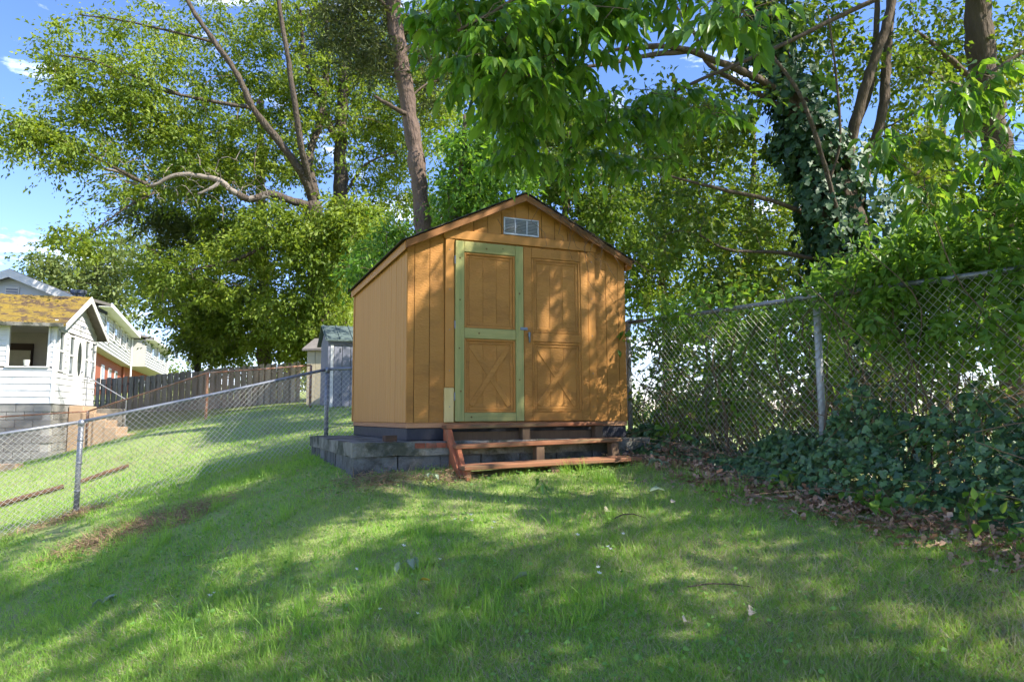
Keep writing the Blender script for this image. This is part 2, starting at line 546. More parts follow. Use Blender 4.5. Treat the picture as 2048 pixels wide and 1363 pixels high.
L_WILT = leafmat('wilted_leaf', [(.20, .28, .17), (.30, .37, .25)], .25, .5, (1, 1, .8))
L_PALE = leafmat('pale_dry_leaf', [(.52, .42, .32), (.60, .50, .40)], .1, .7, (1, 1, 1))
L_YELLOWLEAF = leafmat('yellow_leaf', [(.55, .38, .05), (.60, .42, .06)], .2, .6, (1, 1, .5))
L_PETAL = leafmat('white_petal', [(.80, .80, .78), (.85, .85, .85)], .3, .5, (1, 1, 1))

# ------------------------------------------------------------------ terrain
CTRL = np.array([
    (0, 0, -1.75), (0, 3.0, -1.14), (-3, 4.1, -1.55), (2.05, 2.8, -1.06), (-.4, 6.0, -.575), (1.15, 6.8, -.47), (0, 4.5, -.86),
    (-1.42, 6.1, -.55), (-2.6, 8.9, -.47), (-5.1, 8.3, -1.11), (-5.85, 8.0, -1.35), (-4.0, 5.5, -1.45), (-2.53, 9.6, -.40),
    (-7.7, 10.5, -1.32), (-6.1, 11.0, -.92), (-10.3, 17, -.72), (-6.74, 15.5, 0.0), (-4.4, 16, .22), (-2.5, 15, .15), (-13.1, 20, -.94),
    (-9.5, 13, -1.08), (-7.3, 24, .55), (-15.5, 27, .30), (2.85, 3.9, -.66), (3.2, 4.4, -.56), (2.19, 4.9, -.58), (1.77, 6.6, -.47),
    (2.0, 7.5, -.45), (0, 11, -.2), (-35, 65, 1.6), (-24, 40, 1.4), (-12, 45, 1.6), (14, 65, -2), (14, 20, -2.2), (14, 0, -2.2), (6, 10, -1.2),
    (4.5, 7.5, -.7), (0, 40, .3), (0, 20, .1), (-35, 0, -3.4), (-35, 25, -1.6), (-15, 0, -3.0), (0, -4, -2.4), (14, -4, -2.6), (8, 4, -1.2), (5, 2, -.9)])
def _tps():
    X = CTRL[:, :2]
    n = len(X)
    d = np.linalg.norm(X[:, None] - X[None], axis=2)
    K = np.where(d > 0, d * d * np.log(np.maximum(d, 1e-9)), 0) + np.eye(n) * 0.15
    P = np.hstack([np.ones((n, 1)), X])
    A = np.block([[K, P], [P.T, np.zeros((3, 3))]])
    return np.linalg.solve(A, np.concatenate([CTRL[:, 2], np.zeros(3)]))
_W = _tps()
def gz(x, y):
    x = np.clip(np.atleast_1d(np.asarray(x, float)), -35, 14)
    y = np.clip(np.atleast_1d(np.asarray(y, float)), -4, 65)
    d = np.sqrt((x[:, None] - CTRL[None, :, 0]) ** 2 + (y[:, None] - CTRL[None, :, 1]) ** 2)
    U = np.where(d > 0, d * d * np.log(np.maximum(d, 1e-9)), 0)
    z = U @ _W[:-3] + _W[-3] + _W[-2] * x + _W[-1] * y
    z = z + .012 * np.sin(3.1 * x + 1.3 * y) * np.sin(2.3 * y - 1.7 * x) + .006 * np.sin(9 * x) * np.sin(8 * y + 1)
    return z + CZ
def g1(x, y):
    return float(gz([x], [y])[0])

def inpoly(p, poly):
    x, y = p[:, 0], p[:, 1]
    r = np.zeros(len(p), bool)
    j = len(poly) - 1
    for i in range(len(poly)):
        xi, yi = poly[i]
        xj, yj = poly[j]
        c = ((yi > y) != (yj > y)) & (x < (xj - xi) * (y - yi) / (yj - yi + 1e-9) + xi)
        r ^= c
        j = i
    return r

# lawn patches kept sunlit: canopy leaves that would shade them are dropped (photo pixels)
GAPS = [[(360, 1170), (430, 1120), (560, 1070), (720, 1010), (900, 985), (1050, 985), (1040, 1020), (900, 1040), (700, 1110), (560, 1150), (430, 1190)],
        [(640, 985), (760, 955), (960, 925), (1240, 915), (1220, 950), (1000, 975), (800, 995)],
        [(1120, 1040), (1200, 1005), (1310, 985), (1380, 1010), (1320, 1050), (1180, 1060)],
        [(0, 1130), (90, 1080), (230, 1020), (300, 1040), (180, 1120), (60, 1180), (0, 1190)],
        [(380, 985), (470, 940), (560, 930), (560, 960), (430, 1010)],
        [(-200, 1000), (60, 880), (200, 880), (420, 830), (640, 800), (640, 740), (0, 740), (-200, 900)],
        [(200, 960), (300, 915), (420, 890), (430, 915), (300, 950)]]
def ground_hit(P):
    """where the shadow of P falls on the lawn"""
    zg = np.full(len(P), 1.0)
    for _ in range(3):
        t = (P[:, 2] - zg) / S[2]
        X = P[:, 0] - S[0] * t
        Y = P[:, 1] - S[1] * t
        zg = gz(X, Y)
    return np.stack([X, Y, zg], 1)
# leafy spots kept sunlit by dropping leaves that shade them: the fence shrub, the hanging leaves and the ivy
SUNNY = [((3.1, 4.9, 2.9), .75), ((2.6, 4.4, 3.5), .6), ((3.7, 7.6, 4.2), .8), ((2.3, 6.6, 2.6), .6)]
def sun_keep(P, frac=0.04):
    H = ground_hit(P)
    q = pix(H)
    lit = np.zeros(len(P), bool)
    for g in GAPS:
        lit |= inpoly(q + rng.normal(0, 9, q.shape), g)
    lit &= (H[:, 1] > 1.5)
    for c, rr in SUNNY:
        d = P - np.array(c)
        k = d @ S
        m_ = np.linalg.norm(d - k[:, None] * S, axis=1)
        lit |= (k > rr + .3) & (m_ < rr) & (rng.random(len(P)) < .8)
    return (~lit) | (rng.random(len(P)) < frac)

def graded(lo, hi, flo, fhi, step, far):
    a = [flo]
    while a[-1] < fhi:
        a.append(a[-1] + step)
    s = step
    while a[-1] < hi:
        s *= 1.25
        a.append(a[-1] + min(s, far))
    b = [flo]
    s = step
    while b[-1] > lo:
        s *= 1.25
        b.append(b[-1] - min(s, far))
    return np.array(b[:0:-1] + a)

gx, gy = graded(-900, 900, -9, 6, .12, 90), graded(-300, 1600, 0, 14, .12, 90)
GX, GY = np.meshgrid(gx, gy)
GZ = gz(GX.ravel(), GY.ravel())
nx, ny = len(gx), len(gy)
ii = (np.arange(ny - 1)[:, None] * nx + np.arange(nx - 1)[None]).ravel()
tris = np.concatenate([np.stack([ii, ii + 1, ii + nx + 1], 1), np.stack([ii, ii + nx + 1, ii + nx], 1)])
GROUNDM = mat('lawn_soil', (.20, .26, .075), (.26, .30, .11), 1.4, .95, .6, 25, var=0, dirt=(.21, .17, .10), dscale=2.2, damt=(.52, .72), dist=.03)
ground = obj('ground', tri_mesh('ground', np.stack([GX.ravel(), GY.ravel(), GZ], 1), tris, True), GROUNDM)
kind(ground, 'structure')

# ------------------------------------------------------------------ the ochre shed
YAW = 0.398
SO = np.array([-1.007, 6.661, CZ - 0.048])
U = np.array([math.cos(YAW), math.sin(YAW), 0])
V = np.array([-math.sin(YAW), math.cos(YAW), 0])
def shedpt(u, v, z):
    return SO + U * u + V * v + np.array([0, 0, z])
W_, D_, HS = 2.44, 2.815, 1.74
RIDGE = 2.325
def roof_z(u):
    return HS + (RIDGE - HS) * (1 - abs(u - W_ / 2) / (W_ / 2))

def build_shed():
    r = thing('garden_shed', 'ochre orange wooden shed with gable roof and green framed left door', 'shed', SO, YAW)
    P = lambda name, m_, *b, bev=.004: part(name, m_, r, *b, bev=bev)
    # core behind the siding planks
    core = MB()
    core.prism([(.02, 0), (W_ - .02, 0), (W_ - .02, HS - .02), (W_ / 2, RIDGE - .02), (.02, HS - .02)], 1, .012, D_ - .02)
    core.build('inner_wall', GROOVE, r)
    # front planks follow the gable slope at the top
    us = [0.0]
    while us[-1] < W_ - .05:
        us.append(min(W_, us[-1] + (.07 if len(us) == 1 else .152)))
    for a, b in zip(us[:-1], us[1:]):
        a2, b2 = a + .003, b - .003
        pts = [(a2, 0.0), (b2, 0.0), (b2, roof_z(b2))]
        if a2 < W_ / 2 < b2:
            pts.append((W_ / 2, RIDGE))
        pts.append((a2, roof_z(a2)))
        MB().prism(pts, 1, -.004 + random.uniform(-.001, .001), .016).build('siding_plank', PAINT, r)
    # left side planks, narrow
    n = 26
    for i in range(n):
        a, b = i * D_ / n, (i + 1) * D_ / n
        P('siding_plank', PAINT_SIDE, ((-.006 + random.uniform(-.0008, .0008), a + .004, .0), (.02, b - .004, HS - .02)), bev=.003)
    for i in range(8):      # right side and back
        a, b = i * D_ / 8, (i + 1) * D_ / 8
        P('siding_plank', PAINT, ((W_ - .02, a + .003, 0), (W_ + .006, b - .003, HS - .02)), bev=.003)
        a, b = i * W_ / 8, (i + 1) * W_ / 8
        MB().prism([(a + .003, 0), (b - .003, 0), (b - .003, roof_z(b)), (a + .003, roof_z(a))], 1, D_ - .02, D_ + .004).build('siding_plank', PAINT, r)
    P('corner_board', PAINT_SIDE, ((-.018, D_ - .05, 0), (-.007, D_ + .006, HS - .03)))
    # roof: deck, shingle courses, fascia
    sl = math.atan2(RIDGE - HS, W_ / 2)
    deck = MB()
    e = .035
    ze = HS - e * math.tan(sl)
    deck.prism([(-e, ze), (W_ / 2, RIDGE), (W_ + e, ze), (W_ + e, ze + .018), (W_ / 2, RIDGE + .02), (-e, ze + .018)], 1, -.085, D_ + .05)
    dk = deck.build('roof', TRIM, r)
    for sd in (-1, 1):
        L = (W_ / 2 + e + .02) / math.cos(sl)
        nrow = 10
        for k in range(nrow):
            mb = MB()
            t0, t1 = k * L / nrow, (k + 1) * L / nrow + .03
            def rp(t, h):
                return (W_ / 2 + sd * t * math.cos(sl) + sd * h * math.sin(sl), RIDGE + .022 - t * math.sin(sl) + h * math.cos(sl))
            mb.prism([rp(t0, 0.001), rp(t1, .007), rp(t1, .014), rp(t0, .008)], 1, -.112 - random.uniform(0, .01), D_ + .07)
            mb.build('shingle_course', SHINGLE, dk)
    for sd in (-1, 1):      # rake boards on the front
        x0, x1 = (-e - .005, W_ / 2) if sd < 0 else (W_ / 2, W_ + e + .005)
        z0, z1 = (ze, RIDGE) if sd < 0 else (RIDGE, ze)
        MB().prism([(x0, z0 - .058), (x1, z1 - .058), (x1, z1 + .010), (x0, z0 + .010)], 1, -.107, -.086).build('rake_board', RAKE, r)
    for sd in (0, 1):       # eave fascia along the sides
        x = -e - .012 if sd == 0 else W_ + e
        P('eave_fascia', TRIM, ((x, -.083, ze - .075), (x + .012, D_ + .045, ze + .012)))
        xa, xb = (-e, -.007) if sd == 0 else (W_ + .007, W_ + e)
        P('soffit', TRIM, ((xa, -.08, ze - .03), (xb, D_ + .04, ze - .018)), bev=0)
    # header and jambs
    P('door_header', TRIM, ((.355, -.034, 1.812), (2.075, -.006, 1.905)))
    P('door_jamb', TRIM, ((.375, -.028, .335), (.468, -.006, 1.811)))
    P('door_jamb', TRIM, ((1.966, -.028, .0), (2.055, -.006, 1.811)))
    rp_ = P('repair_board', RAWPINE, ((.368, -.036, .0), (.462, -.006, .333)))
    rp_['label'] = 'pale unpainted replacement board at the foot of the left jamb'
    # left door
    ld = MB().box((.474, -.012, .006), (1.205, -.005, 1.795), .002).build('door', PAINT, r)
    ld['label'] = 'left door framed in new green tinted wood'
    def frame(d, m_, u0, u1, z0, z1, t, y0, y1, nm, tw=None):
        tw = tw or t
        part(nm, m_, d, ((u0, y0, z0), (u0 + t, y1, z1)))
        part(nm, m_, d, ((u1 - t, y0, z0), (u1, y1, z1)))
        part(nm, m_, d, ((u0 + t + .001, y0, z0), (u1 - t - .001, y1, z0 + tw)))
        part(nm, m_, d, ((u0 + t + .001, y0, z1 - tw), (u1 - t - .001, y1, z1)))
    def grooves(d, u0, u1, z0, z1):
        w = (u1 - u0) / 3
        for k in range(3):
            part('door_plank', PAINT, d, ((u0 + k * w + .0015, -.0165 - .0006 * (k % 2), z0), (u0 + (k + 1) * w - .0015, -.0115, z1)), bev=.003)
    def brace(d, u0, u1, z0, z1):
        for (a, b) in (((u0, z0), (u1, z1)), ((u0, z1), (u1, z0))):
            dx, dz = b[0] - a[0], b[1] - a[1]
            ln = math.hypot(dx, dz)
            M_ = Matrix.Translation(((a[0] + b[0]) / 2, 0, (a[1] + b[1]) / 2)) @ Matrix.Rotation(-math.atan2(dz, dx), 4, 'Y')
            yo = .0008 if dz > 0 else 0
            MB().box((-ln / 2, -.0235 - yo, -.027), (ln / 2, -.0175, .027), .003, M_).build('cross_brace', PAINT, d)
    # stiles and rails, green
    part('stile', GREENWOOD, ld, ((.474, -.045, .006), (.566, -.0125, 1.795)))
    part('stile', GREENWOOD, ld, ((1.118, -.045, .006), (1.205, -.0125, 1.795)))
    for z0, z1 in ((.006, .092), (.822, .925), (1.688, 1.795)):
        g = MB()
        g.box((.5675, -.043, z0), (1.1165, -.0125, z1), .004)
        g.build('rail', GREENWOOD_H, ld)
    for z0, z1 in ((.094, .820), (.927, 1.686)):
        frame(ld, TRIM, .568, 1.116, z0, z1, .022, -.034, -.0122, 'moulding')
        frame(ld, PAINT, .591, 1.093, z0 + .023, z1 - .023, .03, -.022, -.0123, 'inner_frame')
    grooves(ld, .622, 1.062, .95 + .004, 1.66 - .006)
    grooves(ld, .622, 1.062, .1475, .766)
    brace(ld, .64, 1.05, .16, .755)
    for z in (.25, .95, 1.6):
        MB().tube([(.470, -.038, z - .04), (.470, -.038, z + .04)], .006, 8).build('hinge', STEEL, ld)
    for u_, z_ in ((.52, 1.62), (.52, 1.2), (.515, .72), (.53, .3), (1.16, 1.3), (1.155, .42), (.8, 1.735), (.98, 1.75), (.72, .875), (.64, .05)):
        MB().tube([(u_, -.0452, z_), (u_, -.0465, z_)], random.uniform(.006, .011), 10).build('knot', KNOT, ld)
    for u_ in (.419, 2.01):
        for z_ in (.15, .5, .9, 1.3, 1.7):
            MB().tube([(u_, -.0275 if z_ > .34 or u_ > 1 else -.0355, z_), (u_, -.031 if z_ > .34 or u_ > 1 else -.0385, z_)], .005, 8).build('nail_head', STEEL, r)
    # right door
    rd = MB().box((1.211, -.012, .006), (1.962, -.005, 1.795), .002).build('door', PAINT, r)
    rd['label'] = 'right door painted ochre all over'
    part('stile', PAINT, rd, ((1.211, -.036, .006), (1.302, -.0125, 1.795)))
    part('stile', PAINT, rd, ((1.873, -.036, .006), (1.962, -.0125, 1.795)))
    for z0, z1 in ((.006, .095), (.815, .905), (1.69, 1.795)):
        part('rail', TRIM if z0 < .5 else PAINT, rd, ((1.303, -.034 if z0 > .5 else -.040, z0), (1.872, -.0125, z1)))
    for z0, z1 in ((.097, .813), (.907, 1.688)):
        frame(rd, PAINT, 1.304, 1.871, z0, z1, .024, -.029, -.0122, 'moulding')
        frame(rd, PAINT, 1.329, 1.846, z0 + .025, z1 - .025, .03, -.022, -.0123, 'inner_frame')
    grooves(rd, 1.362, 1.814, .936 + .004, 1.656)
    grooves(rd, 1.362, 1.814, .153, .757)
    brace(rd, 1.38, 1.80, .165, .745)
    hs = MB().box((1.165, -.053, .925), (1.245, -.0455, .955), .002).build('hasp', STEEL, rd)
    MB().tube([(1.262, -.040, .90), (1.262, -.056, .90), (1.262, -.056, .86), (1.268, -.05, .80)], [.012, .014, .012, .008], 8).build('padlock', STEEL, rd)
    # gable vent
    v = part('gable_vent', VENTD, r, ((1.01, -.014, 1.925), (1.385, -.005, 2.085)), bev=0)
    for a, b in (((1.0, -.026, 1.915), (1.395, -.006, 1.93)), ((1.0, -.026, 2.08), (1.395, -.006, 2.095)),
                 ((1.0, -.026, 1.931), (1.014, -.006, 2.079)), ((1.381, -.026, 1.931), (1.395, -.006, 2.079)),
                 ((1.122, -.026, 1.931), (1.132, -.006, 2.079)), ((1.255, -.026, 1.931), (1.265, -.006, 2.079))):
        part('vent_frame', VENTM, v, (a, b), bev=.002)
    for k in range(9):
        z = 1.938 + k * .0158
        for a, b in ((1.015, 1.121), (1.133, 1.254), (1.266, 1.380)):
            M_ = Matrix.Translation((0, -.017, z)) @ Matrix.Rotation(.6, 4, 'X')
            MB().box((a, -.008, -.001), (b, .008, .001), 0, M_).build('louvre', VENTM, v)
    # base
    P('rim_board', RIM, ((.004, .002, -.052), (W_ - .004, .03, -.001)))
    P('rim_board', RIM, ((.004, .031, -.052), (.03, D_ - .004, -.001)))
    P('rim_board', RIM, ((W_ - .03, .031, -.052), (W_ - .004, D_ - .004, -.001)))
    P('tar_strip', TAR, ((.012, .012, -.170), (W_ - .012, D_ - .012, -.053)), bev=.006)
    P('floor', RIM, ((.035, .035, -.05), (W_ - .035, D_ - .035, -.012)), bev=0)
    return r

GREENWOOD_H = mat('treated_pine_rail', (.30, .295, .11), (.41, .355, .145), 2.2, .75, .3, 60, stretch=(.8, 9, 9), var=.08,
                  dirt=(.23, .26, .10), dscale=1.6, damt=(.48, .66), dist=.004)
shed = build_shed()

# ------------------------------------------------------------------ foundation under the shed
def rough_slab(a, b, mtl, name, parent, amp=.012, n=(26, 1, 22), seed=0):
    """box with chipped, uneven edges"""
    bm = bmesh.new()
    bmesh.ops.create_cube(bm, size=1)
    rr = random.Random(seed)
    ln = [b[k] - a[k] for k in range(3)]
    mn = max(min(ln), .05)
    for _ in range(2):
        es = [e for e in bm.edges if e.calc_length() > 0]
        long_ = []
        for e in es:
            d = e.verts[1].co - e.verts[0].co
            L = math.sqrt(sum((d[k] * ln[k]) ** 2 for k in range(3)))
            if L > mn * 1.2:
                long_.append((e, L))
        if not long_:
            break
        big = max(L for _, L in long_)
        bmesh.ops.subdivide_edges(bm, edges=[e for e, L in long_ if L > .4 * big], cuts=min(12, max(1, int(big / mn / 2))), use_grid_fill=True)
    for v_ in bm.verts:
        p = [a[k] + (v_.co[k] + .5) * ln[k] for k in range(3)]
        q = [p[k] + (rr.uniform(-1, 1) * amp if rr.random() < .8 else 0) for k in range(3)]
        v_.co = q
    me = bpy.data.meshes.new(name)
    bm.normal_update()
    bm.to_mesh(me)
    bm.free()
    return obj(name, me, mtl, parent)

fd = thing('foundation', 'low dark concrete and block foundation pad jutting out under the shed', 'foundation', shedpt(0, 0, -.172), YAW)
rough_slab((-.55, -.26, -.125), (W_ + .10, D_ - .05, -.002), CONC, 'slab', fd, .007, seed=3)
for k in range(9):     # blocks of the front face
    u0 = -.53 + k * .40
    if u0 > W_:
        break
    rough_slab((u0, -.235, -.335), (min(u0 + .392, W_ + .08), -.05, -.128), BLOCKM, 'block', fd, .006, seed=k)
for k in range(7):     # blocks of the left face
    v0 = -.045 + k * .40
    if k == 0:
        pass
    rough_slab((-.53, v0, -.335), (-.34, min(v0 + .392, D_ - .06), -.128), BLOCKM, 'block', fd, .006, seed=20 + k)
MB().box((-.50, -.20, -.62), (W_ + .05, D_ - .1, -.13)).build('core', MORTAR, fd)
for k in range(26):    # bricks and thin stones below
    u0 = -.42 + k * .105
    if k < 7:
        rough_slab((u0, -.228 + random.uniform(-.01, .02), -.44), (u0 + .098, -.18, -.345), MORTAR, 'stone', fd, .012, seed=50 + k)
    else:
        rough_slab((u0, -.232 + random.uniform(-.01, .01), -.425), (u0 + .092, -.18, -.343), BRICKM, 'brick', fd, .004, seed=50 + k)
for k in range(4):     # the rim bricks showing at the slab's right end
    u0 = .02 + k * .1
    rough_slab((u0, -.268, -.058), (u0 + .092, -.255, -.012), BRICKM, 'brick', fd, .004, seed=90 + k)
b_ = rough_slab((-.055, -.035, 0), (.055, .035, .055), TIMBER, 'wood_block', None, .004, seed=8)
p = shedpt(-.18, -.12, -.168)
b_.location = p
b_.rotation_euler = (0, 0, .5)
tag(b_, 'small brown wood block lying on the concrete foundation pad', 'block')

# ------------------------------------------------------------------ steps
st = thing('wooden_steps', 'weathered reddish wooden steps with open risers in front of shed', 'steps', shedpt(.35, -.04, -.5), YAW)
def sp(name, m_, a, b, bev=.005):
    return part(name, m_, st, (a, b), bev=bev)
SW = 1.70
def tread(z, y0, y1, nm='tread', tilt=.02, x0=-.01, x1=SW + .03):
    M_ = Matrix.Rotation(-tilt, 4, 'Y')
    return MB().box((x0, y0, z - .038), (x1, y1, z), .006, M_).build(nm, STAIRWOOD, st)
tread(.475, -.165, -.005, 'tread', .012)
tread(.300, -.300, -.175, 'tread', .02)
tread(.300, -.440, -.306, 'tread', .02)
tread(.130, -.580, -.448, 'tread', .02)
tread(.130, -.735, -.586, 'tread', .018, -.03, SW + .06)
MB().prism([(-.02, .435), (-.16, .435), (-.30, .262), (-.44, .262), (-.58, .09), (-.70, .09), (-.715, -.12), (-.52, -.12), (-.02, .20)],
           0, 0, .04).build('stringer', STAIRRED, st)
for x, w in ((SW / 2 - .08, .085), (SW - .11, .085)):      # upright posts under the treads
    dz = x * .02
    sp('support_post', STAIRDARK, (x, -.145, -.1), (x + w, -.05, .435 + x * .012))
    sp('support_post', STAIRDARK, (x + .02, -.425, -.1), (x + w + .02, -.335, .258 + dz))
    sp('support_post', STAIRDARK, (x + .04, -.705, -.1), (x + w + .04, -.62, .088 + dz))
MB().prism([(-.13, .435), (-.20, .435), (-.76, -.12), (-.66, -.12)], 0, -.032, -.004).build('side_board', STAIRRED, st)
MB().box((.045, -.708, -.06), (SW - .1, -.68, .01), .005, Matrix.Rotation(-.028, 4, 'Y')).build('kick_board', STAIRWOOD, st)
sp('back_board', STAIRDARK, (.05, -.035, .30), (SW - .1, -.012, .41))

# ------------------------------------------------------------------ chain link fences
def wobble(p, amp):
    return amp * (math.sin(p[0] * 3.1 + p[2] * 2.3) + .6 * math.sin(p[1] * 4.7 + p[2] * 5.1 + 1)) * .5
def link_mesh(posts, hgt_in, r, mtl, root, step=.068, lift=.02):
    """diamond mesh between consecutive (bottom, top) post pairs"""
    for (b0, t0), (b1, t1) in zip(posts[:-1], posts[1:]):
        b0, t0, b1, t1 = [np.array(q, float) for q in (b0, t0, b1, t1)]
        L = np.linalg.norm((b1 - b0)[:2])
        H = (t0[2] - b0[2] + t1[2] - b1[2]) / 2 - lift
        nrm = np.array([-(b1 - b0)[1], (b1 - b0)[0], 0]) / L
        mb = MB()
        def pt(s, h, off):
            u_, w_ = s / L, h / H
            q = (b0 * (1 - u_) + b1 * u_) * (1 - w_) + (t0 * (1 - u_) + t1 * u_) * w_
            q = q + np.array([0, 0, lift * (1 - w_)])
            return q + nrm * (off + wobble(q, .012 * math.sin(math.pi * min(1, max(0, u_))) * (1 - .7 * w_)))
        n = int((L + H) / step) + 1
        for sg in (1, -1):
            for k in range(-1, n + 1):
                c = k * step + random.uniform(-.002, .002)
                # line s = c - h (sg=1) or s = c - H + h
                h0 = max(0, c - L) if sg > 0 else max(0, H - c)
                h1 = min(H, c) if sg > 0 else min(H, L + H - c)
                if h1 - h0 < .03:
                    continue
                m_ = max(2, int((h1 - h0) / .16) + 1)
                pts = []
                for q in range(m_):
                    h = h0 + (h1 - h0) * q / (m_ - 1)
                    s = c - h if sg > 0 else c - H + h
                    pts.append(pt(s, h, .003 * sg))
                mb.tube(pts, r, 3, False)
        mb.build('chain_link_mesh', mtl, root)

def chain_fence(name, label, posts, prad, rrad, pm, wm, rm, wr, cap=True, extra_top=.0, step=.068, off=.05):
    o = posts[0][0]
    root = thing(name, label, 'fence', o)
    rel = [(np.array(b) - np.array(o), np.array(t) - np.array(o)) for b, t in posts]
    for b, t in rel:
        ps = MB().tube([b - np.array([0, 0, .15]), b * .5 + t * .5 + np.array([random.uniform(-.004, .004)] * 3), t], prad, 12).build('post', pm, root, True)
        if cap:
            MB().tube([t - np.array([0, 0, .05]), t + np.array([0, 0, .005]), t + np.array([0, 0, .03])], [prad * 1.25, prad * 1.25, prad * .5], 12).build('post_cap', pm, ps, True)
        for hh in (.25, .55, .8):
            c = b * (1 - hh) + t * hh
            MB().tube([c - np.array([0, 0, .012]), c + np.array([0, 0, .012])], prad * 1.13, 10).build('tension_band', pm, ps, True)
    for (b0, t0), (b1, t1) in zip(rel[:-1], rel[1:]):
        sag = (t0 + t1) / 2 - np.array([0, 0, .008])
        MB().tube([t0, (t0 + sag) / 2, sag, (t1 + sag) / 2, t1], rrad, 10, True).build('top_rail', rm, root, True)
    lk = [(b - np.array([0, 0, .0]), t - np.array([0, 0, rrad * .6])) for b, t in rel]
    d = rel[-1][0] - rel[0][0]
    nn = np.array([d[1], -d[0], 0]) / np.linalg.norm(d[:2])
    lk = [(b + nn * (prad + .006) * off * 20, t + nn * (prad + .006) * off * 20) for b, t in lk]
    link_mesh(lk, 0, wr, wm, root, step)
    return root

def gpt(px, Y):
    x = at(px, 834, Y)[0]
    return np.array([x, Y, g1(x, Y)])
def post_from(px, topy, Y):
    t = at(px, topy, Y)
    return (np.array([t[0], Y, g1(t[0], Y)]), t)
left_posts = [post_from(-430, 930, 7.0), post_from(163, 843, 8.3), post_from(655, 738, 9.65)]
e0 = left_posts[2]
ex = np.array([-.55, 10.35, 0]); ex[2] = g1(ex[0], ex[1])
left_posts.append((ex, np.array([ex[0], ex[1], e0[1][2] + .12])))
chain_fence('chain_link_fence', 'grey galvanised low chain link fence running downhill left of the shed', left_posts, .03, .021, GALV, WIRE, GALV, .0025)
right_posts = [post_from(1256, 645, 8.0), post_from(1632, 592, 5.75)]
d_ = right_posts[1][1] - right_posts[0][1]
for k in (1, 2):
    t = right_posts[1][1] + d_ * k
    right_posts.append((np.array([t[0], t[1], g1(t[0], t[1])]), t))
chain_fence('tall_chain_link_fence', 'tall silver chain link fence right of the shed overgrown with vines', right_posts, .029, .021, GALVPAINT, WIRE, GALV, .0023)
rust_posts = [post_from(-260, 848, 15.6), post_from(176, 822, 16.6), post_from(415, 745, 15.4), post_from(622, 730, 16.4)]
chain_fence('rusty_chain_link_fence', 'rusty brown chain link fence crossing the far slope behind the grey one', rust_posts, .03, .018, RUST, RUSTWIRE, RUST, .0028, cap=False, step=.075)

# ------------------------------------------------------------------ wooden picket fence far left
def picket_fence():
    path = [(150, 760, 27.5), (200, 757, 27), (330, 748, 26), (480, 733, 25), (600, 724, 24)]
    pts = [at(*q) for q in path]
    o = np.array([pts[0][0], pts[0][1], g1(pts[0][0], pts[0][1])])
    root = thing('wooden_fence', 'weathered grey brown wooden board fence along the top of the slope', 'fence', o)
    seg = [np.linalg.norm(pts[i + 1][:2] - pts[i][:2]) for i in range(len(pts) - 1)]
    tot = sum(seg)
    def along(s):
        for i, L in enumerate(seg):
            if s <= L or i == len(seg) - 1:
                return pts[i] + (pts[i + 1] - pts[i]) * (s / L), math.atan2(pts[i + 1][1] - pts[i][1], pts[i + 1][0] - pts[i][0])
            s -= L
    me = None
    s = 0
    k = 0
    while s < tot:
        q, an = along(s)
        zb = g1(q[0], q[1])
        h = q[2] - zb + .08
        if me is None:
            mb = MB().box((-.088, -.011, 0), (.088, .011, 1), .004)
            pk = mb.build('picket', FENCEWOOD, root)
            me = pk.data
        else:
            pk = obj('picket', me, None, root)
        off = .035 if k % 2 else -.035
        pk.location = q - o - np.array([math.sin(an) * off, -math.cos(an) * off, 0])
        pk.location.z = zb - .08 - o[2]
        pk.scale = (1, 1, h + random.uniform(-.03, .03))
        pk.rotation_euler = (0, random.uniform(-.012, .012), an)
        k += 1
        s += .135
    for hh in (.35, .8):
        prev = None
        for i in range(len(pts)):
            zb = g1(pts[i][0], pts[i][1])
            q = np.array([pts[i][0], pts[i][1], zb + (pts[i][2] - zb) * hh]) - o
            if prev is not None:
                MB().tube([prev, q], .028, 4).build('rail', FENCEWOOD, root)
            prev = q
picket_fence()

